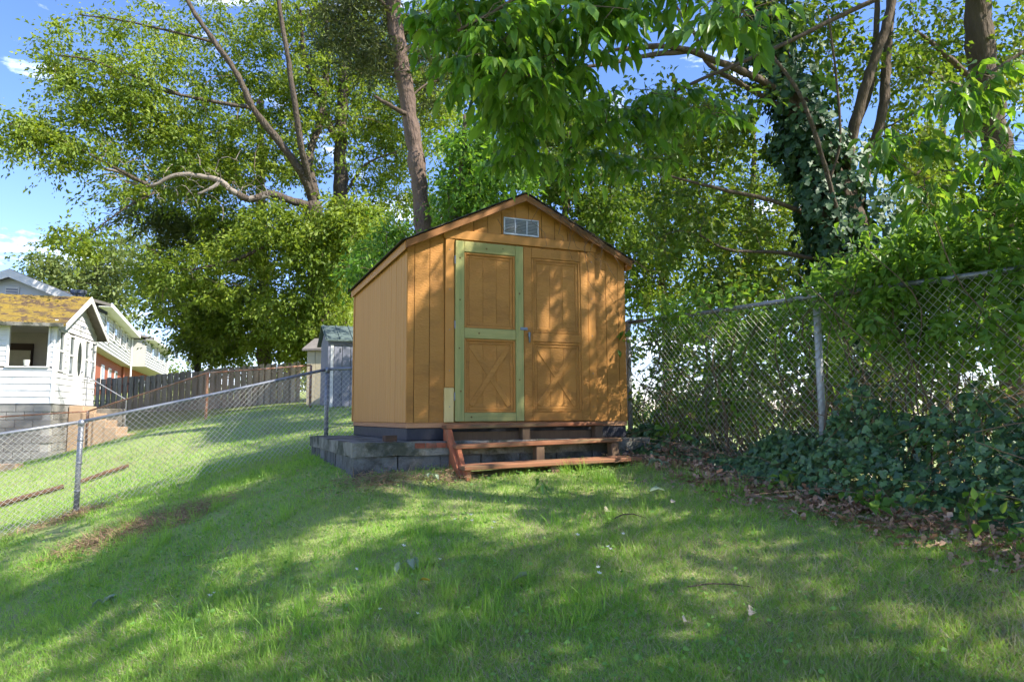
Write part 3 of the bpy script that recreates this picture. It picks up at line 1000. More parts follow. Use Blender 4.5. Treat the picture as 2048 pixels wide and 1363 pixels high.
# ------------------------------------------------------------------ white house with sunroom
HT = math.radians(16)
HO = np.array([-11.8, 18.0, CZ])
def house():
    r = thing('white_house', 'white sided house with mossy sunroom roof on grey block foundation', 'house', HO, HT)
    # local: x to the right along the front (0 = corner, negative to the left), y into depth
    zb, ze, zr, dp, ln = .41, 2.52, 3.42, 3.5, 5.0
    gnd = -1.3
    # blocks
    MB().box((-ln, .03, gnd), (-.03, dp - .03, zb - .01)).build('foundation_core', JOINT, r)
    bm = MB().box((0, 0, 0), (.385, .04, .185), .004)
    base = bm.build('block', HOUSEBLOCK, r)
    base.location = (-.40, 0, zb - .2)
    me = base.data
    for row in range(8):
        off = 0 if row % 2 == 0 else .2
        for k in range(7):
            x = -.40 - k * .40 - off + .01
            if row == 0 and k == 0:
                continue
            o = obj('block', me, None, r)
            o.location = (x, 0, zb - .2 * (row + 1))
        for k in range(8):
            o = obj('block', me, None, r)
            o.location = (0, .05 + k * .40 + off * .9, zb - .2 * (row + 1))
            o.rotation_euler = (0, 0, math.pi / 2)
    # walls: sill walls of lap siding, posts between windows
    zs, zh = 1.34, 2.43
    def lap(x0, x1, z0, z1, y=0.0, nm='siding_board', m_=WHITE, h=.17):
        z = z0
        while z < z1 - .02:
            t = min(z + h, z1)
            MB().prism([(y - .022, z), (y + .01, z), (y + .01, t - .004), (y - .006, t - .004)], 0, x0, x1).build(nm, m_, r)
            z += h
    def lapg(y0, y1, z0, z1, x=0.0, m_=WHITE, h=.17, nm='siding_board'):
        z = z0
        while z < z1 - .02:
            t = min(z + h, z1)
            MB().prism([(x + .022, z), (x - .01, z), (x - .01, t - .004), (x + .006, t - .004)], 1, y0, y1).v
            mb = MB()
            mb.add([(x + .022, y0, z), (x - .01, y0, z), (x - .01, y0, t - .004), (x + .006, y0, t - .004),
                    (x + .022, y1, z), (x - .01, y1, z), (x - .01, y1, t - .004), (x + .006, y1, t - .004)],
                   [(0, 1, 2, 3), (4, 7, 6, 5), (0, 4, 5, 1), (1, 5, 6, 2), (2, 6, 7, 3), (3, 7, 4, 0)])
            mb.build(nm, m_, r)
            z += h
    lap(-ln, -.02, zb, zs - .02)
    part('corner_post', WHITETRIM, r, ((-.045, -.03, zb), (.03, .045, zh + .15)))
    part('floor', DARKIN, r, ((-ln, .05, zb), (-.05, dp - .05, zb + .05)), bev=0)
    part('ceiling', DARKIN, r, ((-ln, .05, zh + .1), (-.05, dp - .05, zh + .13)), bev=0)
    # inner wall at the back of the room with door and blind seen through the open window
    part('room_wall', DARKIN, r, ((-ln, 2.9, zb + .05), (-.05, 2.94, zh + .1)), bev=0)
    part('room_door', DARKROOM, r, ((-2.45, 2.84, zb + .05), (-1.45, 2.89, zh - .22)))
    part('blind', BLIND, r, ((-2.25, 2.80, zb + .3), (-1.5, 2.835, zh - .42)))
    MB().tube([(-.62, -.02, zs + .03), (-.62, -.02, zs + .18)], [.055, .075], 12).build('flower_pot', TERRA, r)
    # front windows
    for x0 in (-1.03, -2.33, -3.63):
        part('window_sill', WHITETRIM, r, ((x0 - .06, -.06, zs - .018), (x0 + .92, .06, zs + .018)))
        w = part('window_frame', WHITETRIM, r, ((x0 - .05, -.035, zs + .019), (x0, .04, zh)), ((x0 + .86, -.035, zs + .019), (x0 + .91, .04, zh)),
                 ((x0 - .05, -.036, zh + .001), (x0 + .91, .04, zh + .06)))
        if x0 != -1.03:
            part('pane', GLASS2, w, ((x0 + .004, .0, zs + .02), (x0 + .856, .008, zh - .002)), bev=0)
            part('sash', WHITETRIM, w, ((x0 + .003, -.012, 1.86), (x0 + .857, -.001, 1.91)), bev=0)
    for x0, x1 in ((-.118, -.046), (-1.41, -1.085), (-2.71, -2.385), (-4.0, -3.685)):
        lap(x0, x1, zs + .02, zh + .06, nm='siding_board', h=.13)
    part('frieze', WHITETRIM, r, ((-ln, -.03, zh + .062), (-.046, .02, ze - .02)))
    # gable wall
    lapg(.046, dp, zb, 1.22)
    ops = [(.22, .62, 1.25, 2.35), (1.02, 1.46, 1.2, 2.3), (1.58, 2.18, .45, 2.32), (2.38, 2.80, 1.15, 2.32), (3.0, 3.42, 1.15, 2.32)]
    prev = .046
    for i, (a, b, z0, z1) in enumerate(ops):
        if a - prev > .05:
            lapg(prev, a - .02, 1.22, 2.36, h=.16)
        prev = b + .02
        if i == 2:
            d = part('door', WHITETRIM, r, ((-.02, a, z0), (.03, b, z1)))
            pan = MB()
            c = [(.0, 0)]
            vs = [(.036, (a + b) / 2 + .17 * math.cos(t), 1.70 + .48 * math.sin(t)) for t in [2 * math.pi * k / 20 for k in range(20)]]
            vs += [(.030, p_[1], p_[2]) for p_ in vs]
            pan.add(vs, [tuple(range(20)), tuple(range(39, 19, -1))] + [(k, 20 + k, 20 + (k + 1) % 20, (k + 1) % 20) for k in range(20)])
            pan.build('oval_pane', GLASS, d)
            MB().tube([(.03, b - .07, 1.35), (.07, b - .07, 1.35)], .025, 8).build('door_knob', STEEL, d)
        else:
            w = part('window_frame', WHITETRIM, r, ((-.015, a - .018, z0), (.035, a + .03, z1)), ((-.015, b - .03, z0), (.035, b + .018, z1)),
                     ((-.015, a + .031, z1 - .05), (.035, b - .031, z1)), ((-.015, a + .031, z0), (.035, b - .031, z0 + .04)))
            part('pane', GLASS2, w, ((-.008, a + .031, z0 + .041), (.0, b - .031, z1 - .051)), bev=0)
            part('sash', WHITETRIM, w, ((.002, a + .032, (z0 + z1) / 2 - .025), (.026, b - .032, (z0 + z1) / 2 + .025)), bev=0)
    mid = dp / 2
    z = 2.36
    while z < zr - .12:      # gable triangle boards
        t = z + .15
        f = lambda q: (zr - q) / (zr - ze) * mid
        y0, y1 = mid - min(mid, f(max(z, ze))), mid + min(mid, f(max(z, ze)))
        y2, y3 = mid - min(mid, max(.02, f(max(t, ze)))), mid + min(mid, max(.02, f(max(t, ze))))
        mb = MB()
        mb.add([(.022, y0, z), (-.01, y0, z), (-.01, y2, t - .004), (.006, y2, t - .004), (.022, y1, z), (-.01, y1, z), (-.01, y3, t - .004), (.006, y3, t - .004)],
               [(0, 1, 2, 3), (4, 7, 6, 5), (0, 4, 5, 1), (1, 5, 6, 2), (2, 6, 7, 3), (3, 7, 4, 0)])
        mb.build('siding_board', WHITE, r)
        z += .15
    MB().tube([(.03, mid + .1, 2.62), (.1, mid + .1, 2.62), (.13, mid + .1, 2.56)], [.03, .03, .05], 8).build('wall_lamp', STEEL, r)
    # roof
    oh, ohx = .25, .28
    sl = (zr - ze) / mid
    for sd in (-1, 1):
        y0 = mid + sd * (mid + oh)
        zz = ze - sl * oh
        mb = MB()
        mb.add([(-ln, mid, zr + .05), (ohx, mid, zr + .05), (ohx, y0, zz + .05), (-ln, y0, zz + .05), (-ln, mid, zr), (ohx, mid, zr), (ohx, y0, zz), (-ln, y0, zz)],
               [(0, 1, 2, 3), (4, 7, 6, 5), (0, 4, 5, 1), (1, 5, 6, 2), (2, 6, 7, 3), (3, 7, 4, 0)])
        rf = mb.build('roof', MOSSROOF if sd < 0 else ROOFGREY, r)
        if sd < 0:
            # cushions of moss
            n_ = 900
            bb = bmesh.new()
            vs, fs = [], []
            mo = MB()
            for _ in range(n_):
                x, tt = random.uniform(-ln, ohx - .25), random.random()
                if math.sin(x * 3.1 + tt * 2) + math.sin(tt * 9 + x * 1.3) < -.5 and random.random() < .8:
                    continue
                y_ = mid + (y0 - mid) * tt
                z_ = zr + (zz - zr) * tt + .05
                rr, hh = random.uniform(.04, .10), random.uniform(.015, .04)
                k0 = len(mo.v)
                ring = [(x + rr * math.cos(q) * random.uniform(.8, 1.5), y_ + rr * .7 * math.sin(q), z_ - sl * sd * 0 + (-(rr * .7 * math.sin(q)) * -sl) - .004) for q in [k * math.pi / 3 for k in range(6)]]
                mo.add(ring + [(x, y_, z_ + hh)], [(k, (k + 1) % 6, 6) for k in range(6)])
            ms = mo.build('moss', MOSSROOF, r)
            kind(ms, 'stuff')
            bb.free()
            part('gutter', CONC, r, ((-ln, y0 - .09, zz - .03), (ohx - .05, y0 - .003, zz + .06)))
        # rake board and soffit
        mb = MB()
        a, b = (mid, zr), (y0, zz)
        mb.add([(ohx + .02, a[0], a[1] + .06), (ohx + .02, b[0], b[1] + .06), (ohx + .02, b[0], b[1] - .10), (ohx + .02, a[0], a[1] - .12),
                (ohx + .002, a[0], a[1] + .06), (ohx + .002, b[0], b[1] + .06), (ohx + .002, b[0], b[1] - .10), (ohx + .002, a[0], a[1] - .12)],
               [(0, 1, 2, 3), (4, 7, 6, 5), (0, 4, 5, 1), (1, 5, 6, 2), (2, 6, 7, 3), (3, 7, 4, 0)])
        mb.build('rake_board', WHITETRIM, r)
    # main house behind: gable facing the camera
    my, hw, mzr, mze = 5.2, 1.75, 4.66, 3.9
    mxc = -2.93
    MB().prism([(mxc - hw, gnd), (mxc + hw - .02, gnd), (mxc + hw - .02, mze), (mxc, mzr - .08), (mxc - hw, mze)], 1, my, my + 2.6).build('main_wall', BLUEWHITE, r)
    for sd in (-1, 1):
        MB().prism([(mxc, mzr), (mxc + sd * (hw + .3), mzr - (hw + .3) * .42), (mxc + sd * (hw + .3), mzr + .12 - (hw + .3) * .42), (mxc, mzr + .12)], 1, my - .35, my + 2.8).build('main_roof', ROOFGREY, r)
        MB().prism([(mxc, mzr - .16), (mxc + sd * (hw + .32), mzr - .16 - (hw + .32) * .42), (mxc + sd * (hw + .32), mzr + .10 - (hw + .32) * .42), (mxc, mzr + .10)], 1, my - .40, my - .352).build('main_rake_board', WHITETRIM, r)
    vt = part('gable_vent', WHITETRIM, r, ((mxc - .2, my - .04, 3.7), (mxc + .2, my - .002, 4.25)))
    for k in range(6):
        part('louvre', RESIN, vt, ((mxc - .16, my - .06, 3.74 + k * .08), (mxc + .16, my - .041, 3.78 + k * .08)), bev=0)
    for k in range(2):
        MB().tube([(-1.5 + k * .2, my + 1.2, 3.6), (-1.5 + k * .2, my + 1.2, 4.3), (-1.5 + k * .2, my + 1.2, 4.3), (-1.5 + k * .2, my + 1.2, 4.42)],
                  [.09, .09, .15, .15], 10).build('flue_pipe', GALV, r)
    # steps down from the door
    for k in range(6):
        part('step', STEPS, r, ((.02 + k * .0, 1.35 + .0, gnd), (.35 + k * .30, 2.45, zb - .02 - k * .2)), bev=.015) if False else None
    for k in range(6):
        z1 = zb - .04 - .195 * k
        part('step', STEPS, r, ((.02 + k * .28 if k else .02, 1.25, gnd), ((k + 1) * .28 + .1, 2.5, z1)), bev=.015)
    part('step_cheek', CONC, r, ((.03, 2.505, gnd), (1.1, 2.68, zb - .1)), bev=.02)
    for q in (.10, 1.15):
        MB().tube([(q, 2.45, zb - q * .6), (q, 2.45, zb + .9 - q * .65)], .016, 8).build('handrail_post', GALV, r)
    MB().tube([(.10, 2.45, zb + .84), (1.15, 2.45, zb + .16)], .016, 8).build('handrail', GALV, r)
house()

# ------------------------------------------------------------------ row houses on the hill
def townhouse(label, p0, p1, zsid, zeave, depth, forward, wins):
    d = p1 - p0
    L = float(np.linalg.norm(d[:2]))
    an = math.atan2(d[1], d[0])
    r = thing('row_house', label, 'house', (p0[0], p0[1], CZ), an, 'row houses on the hill')
    g0 = -.5
    # front plane at y=0, body behind it (left of the walking direction)
    part('brick_wall', TBRICK, r, ((0, .25, g0), (L, depth, zsid)), bev=0)
    part('siding_wall', CREAM, r, ((-.02, forward, zsid), (L + .02, depth + .05, zeave)), bev=0)
    z = zsid + .02
    while z < zeave - .15:
        MB().prism([(forward - .05, z), (forward - .002, z), (forward - .002, z + .19), (forward - .01, z + .19)], 0, -.02, L + .02).build('siding_board', CREAM, r)
        z += .2
    ov = .55
    MB().prism([(forward - ov, zeave), (depth / 2, zeave + 1.3), (depth + ov, zeave), (depth + ov, zeave + .14), (depth / 2, zeave + 1.5), (forward - ov, zeave + .14)], 0, -.3, L + .1).build('roof', ROOFGREY, r)
    part('fascia', WHITETRIM, r, ((-.32, forward - ov - .06, zeave - .05), (L + .12, forward - ov - .002, zeave + .16)), bev=0)
    part('soffit', WHITETRIM, r, ((-.28, forward - ov, zeave - .03), (L + .08, forward, zeave - .002)), bev=0)
    for s in wins:
        w = part('window', WHITETRIM, r, ((s, forward - .10, zsid + .85), (s + 1.0, forward - .052, zsid + 2.0)), bev=0)
        part('pane', GLASS, w, ((s + .1, forward - .12, zsid + .95), (s + .9, forward - .101, zsid + 1.4)), ((s + .1, forward - .12, zsid + 1.45), (s + .9, forward - .101, zsid + 1.92)), bev=0)
        w = part('window', WHITETRIM, r, ((s - .1, .19, zsid - 2.0), (s + 1.0, .248, zsid - .55)), bev=0)
        part('pane', GLASS, w, ((s, .17, zsid - 1.9), (s + .9, .189, zsid - .65)), bev=0)
    MB().tube([(L - .4, forward - .12, zsid - 2.5), (L - .4, forward - .12, zeave - .1)], .06, 8).build('downspout', WHITETRIM, r)
    return r
A0 = at(175, 834, 36)
A1 = at(246, 834, 50)
B0 = at(250, 834, 50.2)
B1 = at(300, 834, 62)
townhouse('row house with cream siding over red brick, nearer the white house', A0, A1, 3.75, 5.85, 9, -.25, [2.0, 5.5, 8.5, 11.5])
townhouse('row house with jutting cream upper floor, farther along beside the trees', B0, B1, 3.78, 5.75, 9, -1.1, [2.5, 6, 9.5])

# ------------------------------------------------------------------ grey storage shed and beige shed
def storage_shed():
    Y = 16.2
    c = at(656, 815, Y)
    z0 = g1(c[0], c[1]) - .02
    r = thing('storage_shed', 'grey blue plastic storage shed with green ribbed roof on far lawn', 'shed', (c[0], c[1], z0), math.radians(22))
    w, d, h, zr = 2.3, 1.5, 1.60, 1.98
    MB().prism([(.01, 0), (d - .01, 0), (d - .01, h), (d / 2, zr - .05), (.01, h)], 0, .01, w - .01).build('body', RESIND, r)
    # front panels
    for k in range(11):
        a = .10 + k * .195
        part('panel', RESIN, r, ((a + .005, -.018, .03), (a + .19, .008, h - .14)), bev=.006)
    part('door_edge', WHITETRIM, r, ((.03, -.03, .02), (.098, .006, h - .13)))
    part('corner_trim', RESIN, r, ((-.03, -.02, 0), (.028, .04, h)))
    part('door_lintel', RESIND, r, ((.0, -.05, h - .135), (w, -.002, h - .10)))
    part('header', RESIN, r, ((.0, -.022, h - .095), (w, -.001, h + .0)))
    for z in (.25, .85, 1.3):
        part('hinge', RESIND, r, ((.24, -.03, z), (.265, -.019, z + .09)), bev=0)
    for k in range(6):     # left gable end
        a = .045 + k * (d - .09) / 6
        b = a + (d - .09) / 6 - .006
        f = lambda y: h + (zr - .06 - h) * (1 - abs(y - d / 2) / (d / 2))
        mb = MB()
        pts = [(a, .02), (b, .02), (b, f(b)), (a, f(a))]
        mb.prism(pts, 0, -.012, .008).build('panel', RESIN, r)
    for sd in (-1, 1):
        y0 = d / 2 + sd * (d / 2 + .1)
        mb = MB()
        s_ = (zr - h) / (d / 2)
        mb.prism([(d / 2, zr), (y0, h - .1 * s_ + .0), (y0, h - .1 * s_ + .03), (d / 2, zr + .03)], 0, -.1, w + .1)
        rf = mb.build('roof', RESINROOF, r)
        for k in range(9):
            x = -.07 + k * .3
            MB().prism([(d / 2, zr + .031), (y0, h - .1 * s_ + .031), (y0, h - .1 * s_ + .05), (d / 2, zr + .05)], 0, x, x + .03).build('roof_rib', RESINROOF, rf)
storage_shed()
def beige_shed():
    Y = 18.6
    c = at(612, 800, Y)
    z0 = g1(c[0], c[1]) - .02
    r = thing('beige_shed', 'beige wooden shed half hidden behind the grey storage shed', 'shed', (c[0], c[1], z0), math.radians(-4))
    part('body', BEIGE, r, ((.005, .01, 0), (1.9, 1.6, 1.5)), bev=0)
    for k in range(8):
        part('plank', BEIGE, r, ((k * .23 + .004, -.01, .02), (k * .23 + .226, .008, 1.48)), bev=.004)
    MB().prism([(-.12, 1.47), (.8, 1.85), (1.72, 1.47), (1.72, 1.52), (.8, 1.9), (-.12, 1.52)], 0, -.1, 2.0).build('roof', ROOFGREY, r)
beige_shed()

# timber and concrete on the far slope
def lying(name, label, cat, m_, pa, pb, rad, n=8, z=.05):
    a = np.array([*pa, g1(*pa) + z])
    b = np.array([*pb, g1(*pb) + z])
    o = MB().tube([np.zeros(3), (b - a) * .5 + np.array([0, 0, .01]), b - a], [rad, rad * 1.05, rad * .9], n).build(name, m_, None)
    o.location = a
    tag(o, label, cat)
    return o
gA, gB = at(-60, 834, 10.2), at(128, 834, 10.9)
lying('timber', 'brown round timber lying on the slope behind the near fence post', 'timber', TIMBER, (gA[0], 10.3), (gB[0], 11.0), .04)
gA, gB = at(165, 834, 11.1), at(255, 834, 11.6)
lying('timber', 'short dark log lying on the slope right of the near fence post', 'timber', TIMBER, (gA[0], 11.1), (gB[0], 11.7), .032)
q = at(-60, 834, 14.0)
cs = thing('retaining_wall', 'low tan concrete retaining wall at the left edge below the house', 'wall', (q[0], 14.0, g1(q[0], 14.0)), .12)
for k in range(3):
    rough_slab((k * .9, 0, -.5), (k * .9 + .89, .3, .30 - k * .11), STEPS, 'concrete_block', cs, .012, seed=70 + k)

# ------------------------------------------------------------------ trees
def smooth_path(pts, n=5, jit=0.0):
    pts = [np.array(p, float) for p in pts]
    P = [2 * pts[0] - pts[1]] + pts + [2 * pts[-1] - pts[-2]]
    out = []
    for i in range(1, len(P) - 2):
        for k in range(n):
            t = k / n
            a, b, c, d = P[i - 1], P[i], P[i + 1], P[i + 2]
            q = .5 * (2 * b + (c - a) * t + (2 * a - 5 * b + 4 * c - d) * t * t + (3 * b - a - 3 * c + d) * t ** 3)
            out.append(q + rng.normal(0, jit, 3) if jit else q)
    out.append(pts[-1])
    return np.array(out)

def clump_points(blobs, seed):
    """blobs: (px, py, rx, ry, Y, dY, n) in photo pixels + depth in metres"""
    r = np.random.default_rng(seed)
    out = []
    for px, py, rx, ry, Y, dY, n in blobs:
        u = r.normal(size=(n, 3))
        u /= np.linalg.norm(u, axis=1, keepdims=True)
        u *= (r.random((n, 1)) ** .45)
        for q in u:
            out.append(at(px + q[0] * rx, py + q[1] * ry, Y + q[2] * dY))
    return np.array(out)

def connect(clumps, nodes, seed, droop=.12):
    """thin branches from the skeleton to every clump centre, nearest first"""
    r = np.random.default_rng(seed)
    nodes = np.array(nodes)
    clumps = clumps.copy()
    d0 = np.min(np.linalg.norm(clumps[:, None, :] - nodes[None], axis=2), axis=1)
    paths = []
    buf = np.zeros((len(nodes) + len(clumps) * 3, 3))
    buf[:len(nodes)] = nodes
    n = len(nodes)
    for i in np.argsort(d0):
        c = clumps[i]
        dd = np.linalg.norm(buf[:n] - c, axis=1) + .6 * np.maximum(0, buf[:n, 2] - c[2])
        j = int(np.argmin(dd))
        a = buf[j].copy()
        L = np.linalg.norm(c - a)
        m1 = a + (c - a) * .35 + np.array([0, 0, droop * L]) * .8 + r.normal(0, .05 * L, 3)
        m2 = a + (c - a) * .7 + np.array([0, 0, droop * L]) * .7 + r.normal(0, .05 * L, 3)
        paths.append((np.array([a, m1, m2, c]), L))
        buf[n], buf[n + 1], buf[n + 2] = m1, m2, c
        n += 3
    return paths

def tubes_fast(name, mtl, parent, paths, radii, origin, nside=3):
    """many thin tubes as one triangle mesh; paths: arrays (k,3)"""
    V_, F_ = [], []
    base = 0
    for P, (ra, rb) in zip(paths, radii):
        k = len(P)
        t = np.gradient(P, axis=0)
        t /= np.linalg.norm(t, axis=1, keepdims=True) + 1e-9
        ref = np.array([.31, .52, .79])
        a = np.cross(t, ref)
        a /= np.linalg.norm(a, axis=1, keepdims=True) + 1e-9
        b = np.cross(t, a)
        rr = np.linspace(ra, rb, k)[:, None, None]
        th = np.arange(nside) * 2 * math.pi / nside
        ring = a[:, None] * np.cos(th)[None, :, None] + b[:, None] * np.sin(th)[None, :, None]
        V_.append((P[:, None] + ring * rr).reshape(-1, 3))
        i, s = np.meshgrid(np.arange(k - 1), np.arange(nside), indexing='ij')
        s2 = (s + 1) % nside
        q0, q1, q2, q3 = i * nside + s, i * nside + s2, (i + 1) * nside + s2, (i + 1) * nside + s
        F_.append(np.concatenate([np.stack([q0, q1, q2], -1).reshape(-1, 3), np.stack([q0, q2, q3], -1).reshape(-1, 3)]) + base)
        base += k * nside
    o_ = obj(name, tri_mesh(name, np.concatenate(V_) - np.asarray(origin), np.concatenate(F_), True), mtl, parent)
    if len(paths) > 1:
        kind(o_, 'stuff')
    return o_

def leaf_cloud(clumps, per, rad, size, seed, flat=.65, droop=.6, carve=True, keep=.04):
    r = np.random.default_rng(seed)
    n = len(clumps)
    cnt = r.poisson(per, n)
    idx = np.repeat(np.arange(n), cnt)
    N = len(idx)
    rr = rad * r.uniform(.7, 1.35, n)[idx]
    K = 7      # every clump is a handful of drooping twigs with leaves along them
    tw = r.normal(size=(n, K, 3)) * np.array([1, 1, flat])
    tw /= np.linalg.norm(tw, axis=2, keepdims=True)
    tw *= r.uniform(.6, 1.5, (n, K, 1))
    d = tw[idx, r.integers(0, K, N)]
    t = r.uniform(.05, 1.0, N)[:, None]
    off = d * rr[:, None] * t + np.array([0, 0, -.28]) * rr[:, None] * t ** 2 + r.normal(size=(N, 3)) * rr[:, None] * .10
    pos = clumps[idx] + off
    ax = d * .8 + r.normal(size=(N, 3)) * .55 + np.array([0, 0, -droop])
    nr = r.normal(size=(N, 3)) * .7 + np.array([0, 0, .9])
    ln = size * r.uniform(.5, 1.45, N)
    if carve:
        k = sun_keep(pos, keep)
        pos, ax, nr, ln = pos[k], ax[k], nr[k], ln[k]
    return pos, ax, nr, ln

def make_tree(name, label, skel, blobs, leaf, bark, per=60, rad=.5, size=.12, aspect=.55, seed=1, group=None, twig_r=.012,
              droop=.6, tpl=T_DIAMOND, carve=True, trunk_i=(0,), base=None, extra=None, keep=.04, flat=.65):
    """skel: list of (list of (px,py,Y) or world points, r0, r1[, material])"""
    paths = []
    for s in skel:
        pts = [np.array(p) if isinstance(p, np.ndarray) else at(*p) for p in s[0]]
        paths.append(smooth_path(pts, 6, s[1] * .06))
    o = np.array(base) if base is not None else paths[0][0]
    root = thing(name, label, 'tree', o, 0, group)
    for i, (s, P) in enumerate(zip(skel, paths)):
        rr = np.linspace(s[1], s[2], len(P)) * (1 + .07 * rng.normal(size=len(P)))
        if i in trunk_i:
            rr[0] *= 1.35
            rr[1] *= 1.1
        nm = 'trunk' if i in trunk_i else 'limb'
        MB().tube(P - o, list(np.maximum(rr, .004)), 10 if s[1] > .08 else 6).build(nm, s[3] if len(s) > 3 else bark, root, True)
    nodes = np.concatenate(paths)
    cl = clump_points(blobs, seed)
    if extra is not None:
        cl = np.concatenate([cl, extra]) if len(cl) else extra
    br = connect(cl, nodes, seed)
    tubes_fast('branches', TWIG if bark is not DEADWOOD else bark, root, [b[0] for b in br],
               [(min(.05, twig_r * (.5 + b[1] * .55)), twig_r * .3) for b in br], o, 4)
    pos, ax, nr, ln = leaf_cloud(cl, per, rad, size, seed + 5, droop=droop, carve=carve, keep=keep, flat=flat)
    soup('crown', leaf, root, tpl, pos, ax, nr, ln, ln * aspect, o)
    return root, cl

def gnd(px, Y):
    x = at(px, 834, Y)[0]
    return np.array([x, Y, g1(x, Y) - .15])

# big sunlit oak, left of the middle
oak, _c = make_tree('oak_tree', 'huge sunlit oak with long bare limbs rising behind the wooden fence', [
    ([gnd(648, 22), (640, 640, 22), (632, 500, 22), (626, 405, 22)], .36, .27),
    ([(626, 405, 22), (605, 350, 21.3), (555, 280, 20.6), (505, 215, 20.2), (475, 150, 20), (430, 85, 19.8), (385, 20, 19.7), (350, -60, 19.7)], .14, .05, BARK),
    ([(628, 400, 22), (604, 300, 20.8), (590, 210, 20.4), (575, 110, 20.3), (558, 10, 20.3), (550, -90, 20.3)], .11, .05),
    ([(632, 395, 22), (618, 320, 22.5), (640, 240, 23), (655, 120, 23), (650, 0, 23)], .15, .07),
    ([(624, 412, 22), (585, 402, 21.5), (540, 388, 21.2), (500, 398, 21), (460, 380, 20.8)], .13, .10, BARK),
    ([(540, 388, 21.2), (500, 398, 21), (465, 382, 20.8), (440, 362, 20.5), (400, 352, 20.3), (350, 350, 20.1), (300, 372, 20), (250, 362, 20)], .105, .04, DEADWOOD),
    ([(440, 362, 20.5), (425, 375, 20.4), (395, 388, 20.3)], .07, .04, DEADWOOD),
    ([(300, 372, 20), (240, 345, 19.9), (200, 332, 19.8), (215, 290, 19.8), (195, 275, 19.8)], .05, .02, DEADWOOD),
    ([(500, 215, 21), (430, 204, 20.8), (360, 190, 20.5), (302, 178, 20.3)], .075, .035, BARK),
    ([(430, 85, 20.5), (330, 60, 20), (240, 40, 19.6), (160, 30, 19.4)], .05, .02),
    ([(360, 190, 20.5), (260, 150, 20), (180, 120, 19.6), (110, 110, 19.4)], .05, .02),
    ([(300, 372, 20), (200, 320, 19.6), (110, 270, 19.3), (20, 250, 19)], .05, .015),
    ([(310, 385, 20), (260, 410, 19.8), (210, 445, 19.6), (160, 480, 19.5)], .04, .012),
    ([(640, 470, 22), (560, 480, 21.5), (470, 520, 21), (380, 540, 20.6)], .10, .03),
    ], [
    (560, 50, 300, 160, 23.2, 2.2, 190), (560, 230, 260, 150, 23.5, 2.2, 180), (420, 330, 220, 110, 22.8, 1.8, 110), (240, 130, 150, 115, 20.4, 1.5, 70),
    (310, 260, 150, 100, 21.2, 1.4, 70), (130, 285, 130, 60, 19.6, 1.0, 46), (560, 490, 200, 100, 23, 1.8, 130), (410, 560, 170, 95, 22, 1.8, 85),
    (160, 475, 70, 36, 19.7, .8, 16), (240, 395, 60, 40, 20, .8, 9), (125, 110, 45, 90, 19.6, .8, 16), (40, 260, 45, 45, 19.3, .6, 11), (620, 620, 110, 70, 21.2, 1.0, 60), (650, 500, 90, 70, 20.6, .8, 55), (560, 450, 80, 50, 20.6, .8, 30), (700, 440, 60, 50, 20.8, .8, 30), (200, 210, 120, 40, 20, 1, 22)],
    L_OAK, BARK, per=105, rad=.62, size=.125, aspect=.5, seed=3, carve=False, droop=.7, flat=.5)

def dead_twigs():
    r = np.random.default_rng(44)
    limb = smooth_path([at(*q) for q in ((500, 398, 21), (465, 382, 20.8), (440, 362, 20.5), (400, 352, 20.3), (350, 350, 20.1), (300, 372, 20), (250, 362, 20), (200, 332, 19.8), (215, 290, 19.8))], 6)
    tips = []
    for px, py, rx, ry, n_ in ((340, 370, 70, 45, 60), (250, 350, 60, 40, 30), (430, 360, 50, 45, 26), (520, 385, 50, 30, 14)):
        for _ in range(n_):
            tips.append(at(px + r.normal(0, rx * .6), py + r.normal(0, ry * .6), 20 + r.normal(0, .3)))
    br = connect(np.array(tips), limb, 45, .2)
    o = np.array(oak.location)
    tubes_fast('dead_twigs', DEADWOOD, oak, [b[0] for b in br], [(min(.03, .008 + .012 * b[1]), .004) for b in br], o, 4)
dead_twigs()
make_tree('oak_tree', 'second oak with straight trunk close behind the big oak, right of it', [
    ([gnd(690, 23.5), (684, 620, 23.5), (682, 400, 23.5), (680, 285, 23.5), (690, 150, 23.5), (700, 10, 23.5), (705, -120, 23.5)], .30, .12),
    ([(680, 290, 23.5), (640, 210, 23.2), (610, 120, 23), (600, 20, 23)], .14, .05),
    ([(690, 390, 23.5), (730, 330, 23.2), (800, 300, 23)], .06, .02),
    ([(686, 200, 23.5), (740, 130, 23.2), (800, 60, 23)], .08, .03)],
    [(720, 60, 150, 150, 24.8, 1.6, 90), (770, 250, 140, 140, 24.8, 1.6, 110), (800, 430, 110, 110, 24.2, 1.4, 80), (690, 480, 120, 90, 23.5, 1.8, 90), (870, 180, 70, 140, 23, 1.5, 60)],
    L_OAK, BARK, per=105, rad=.62, size=.125, aspect=.5, seed=13, carve=False, droop=.7, flat=.5)

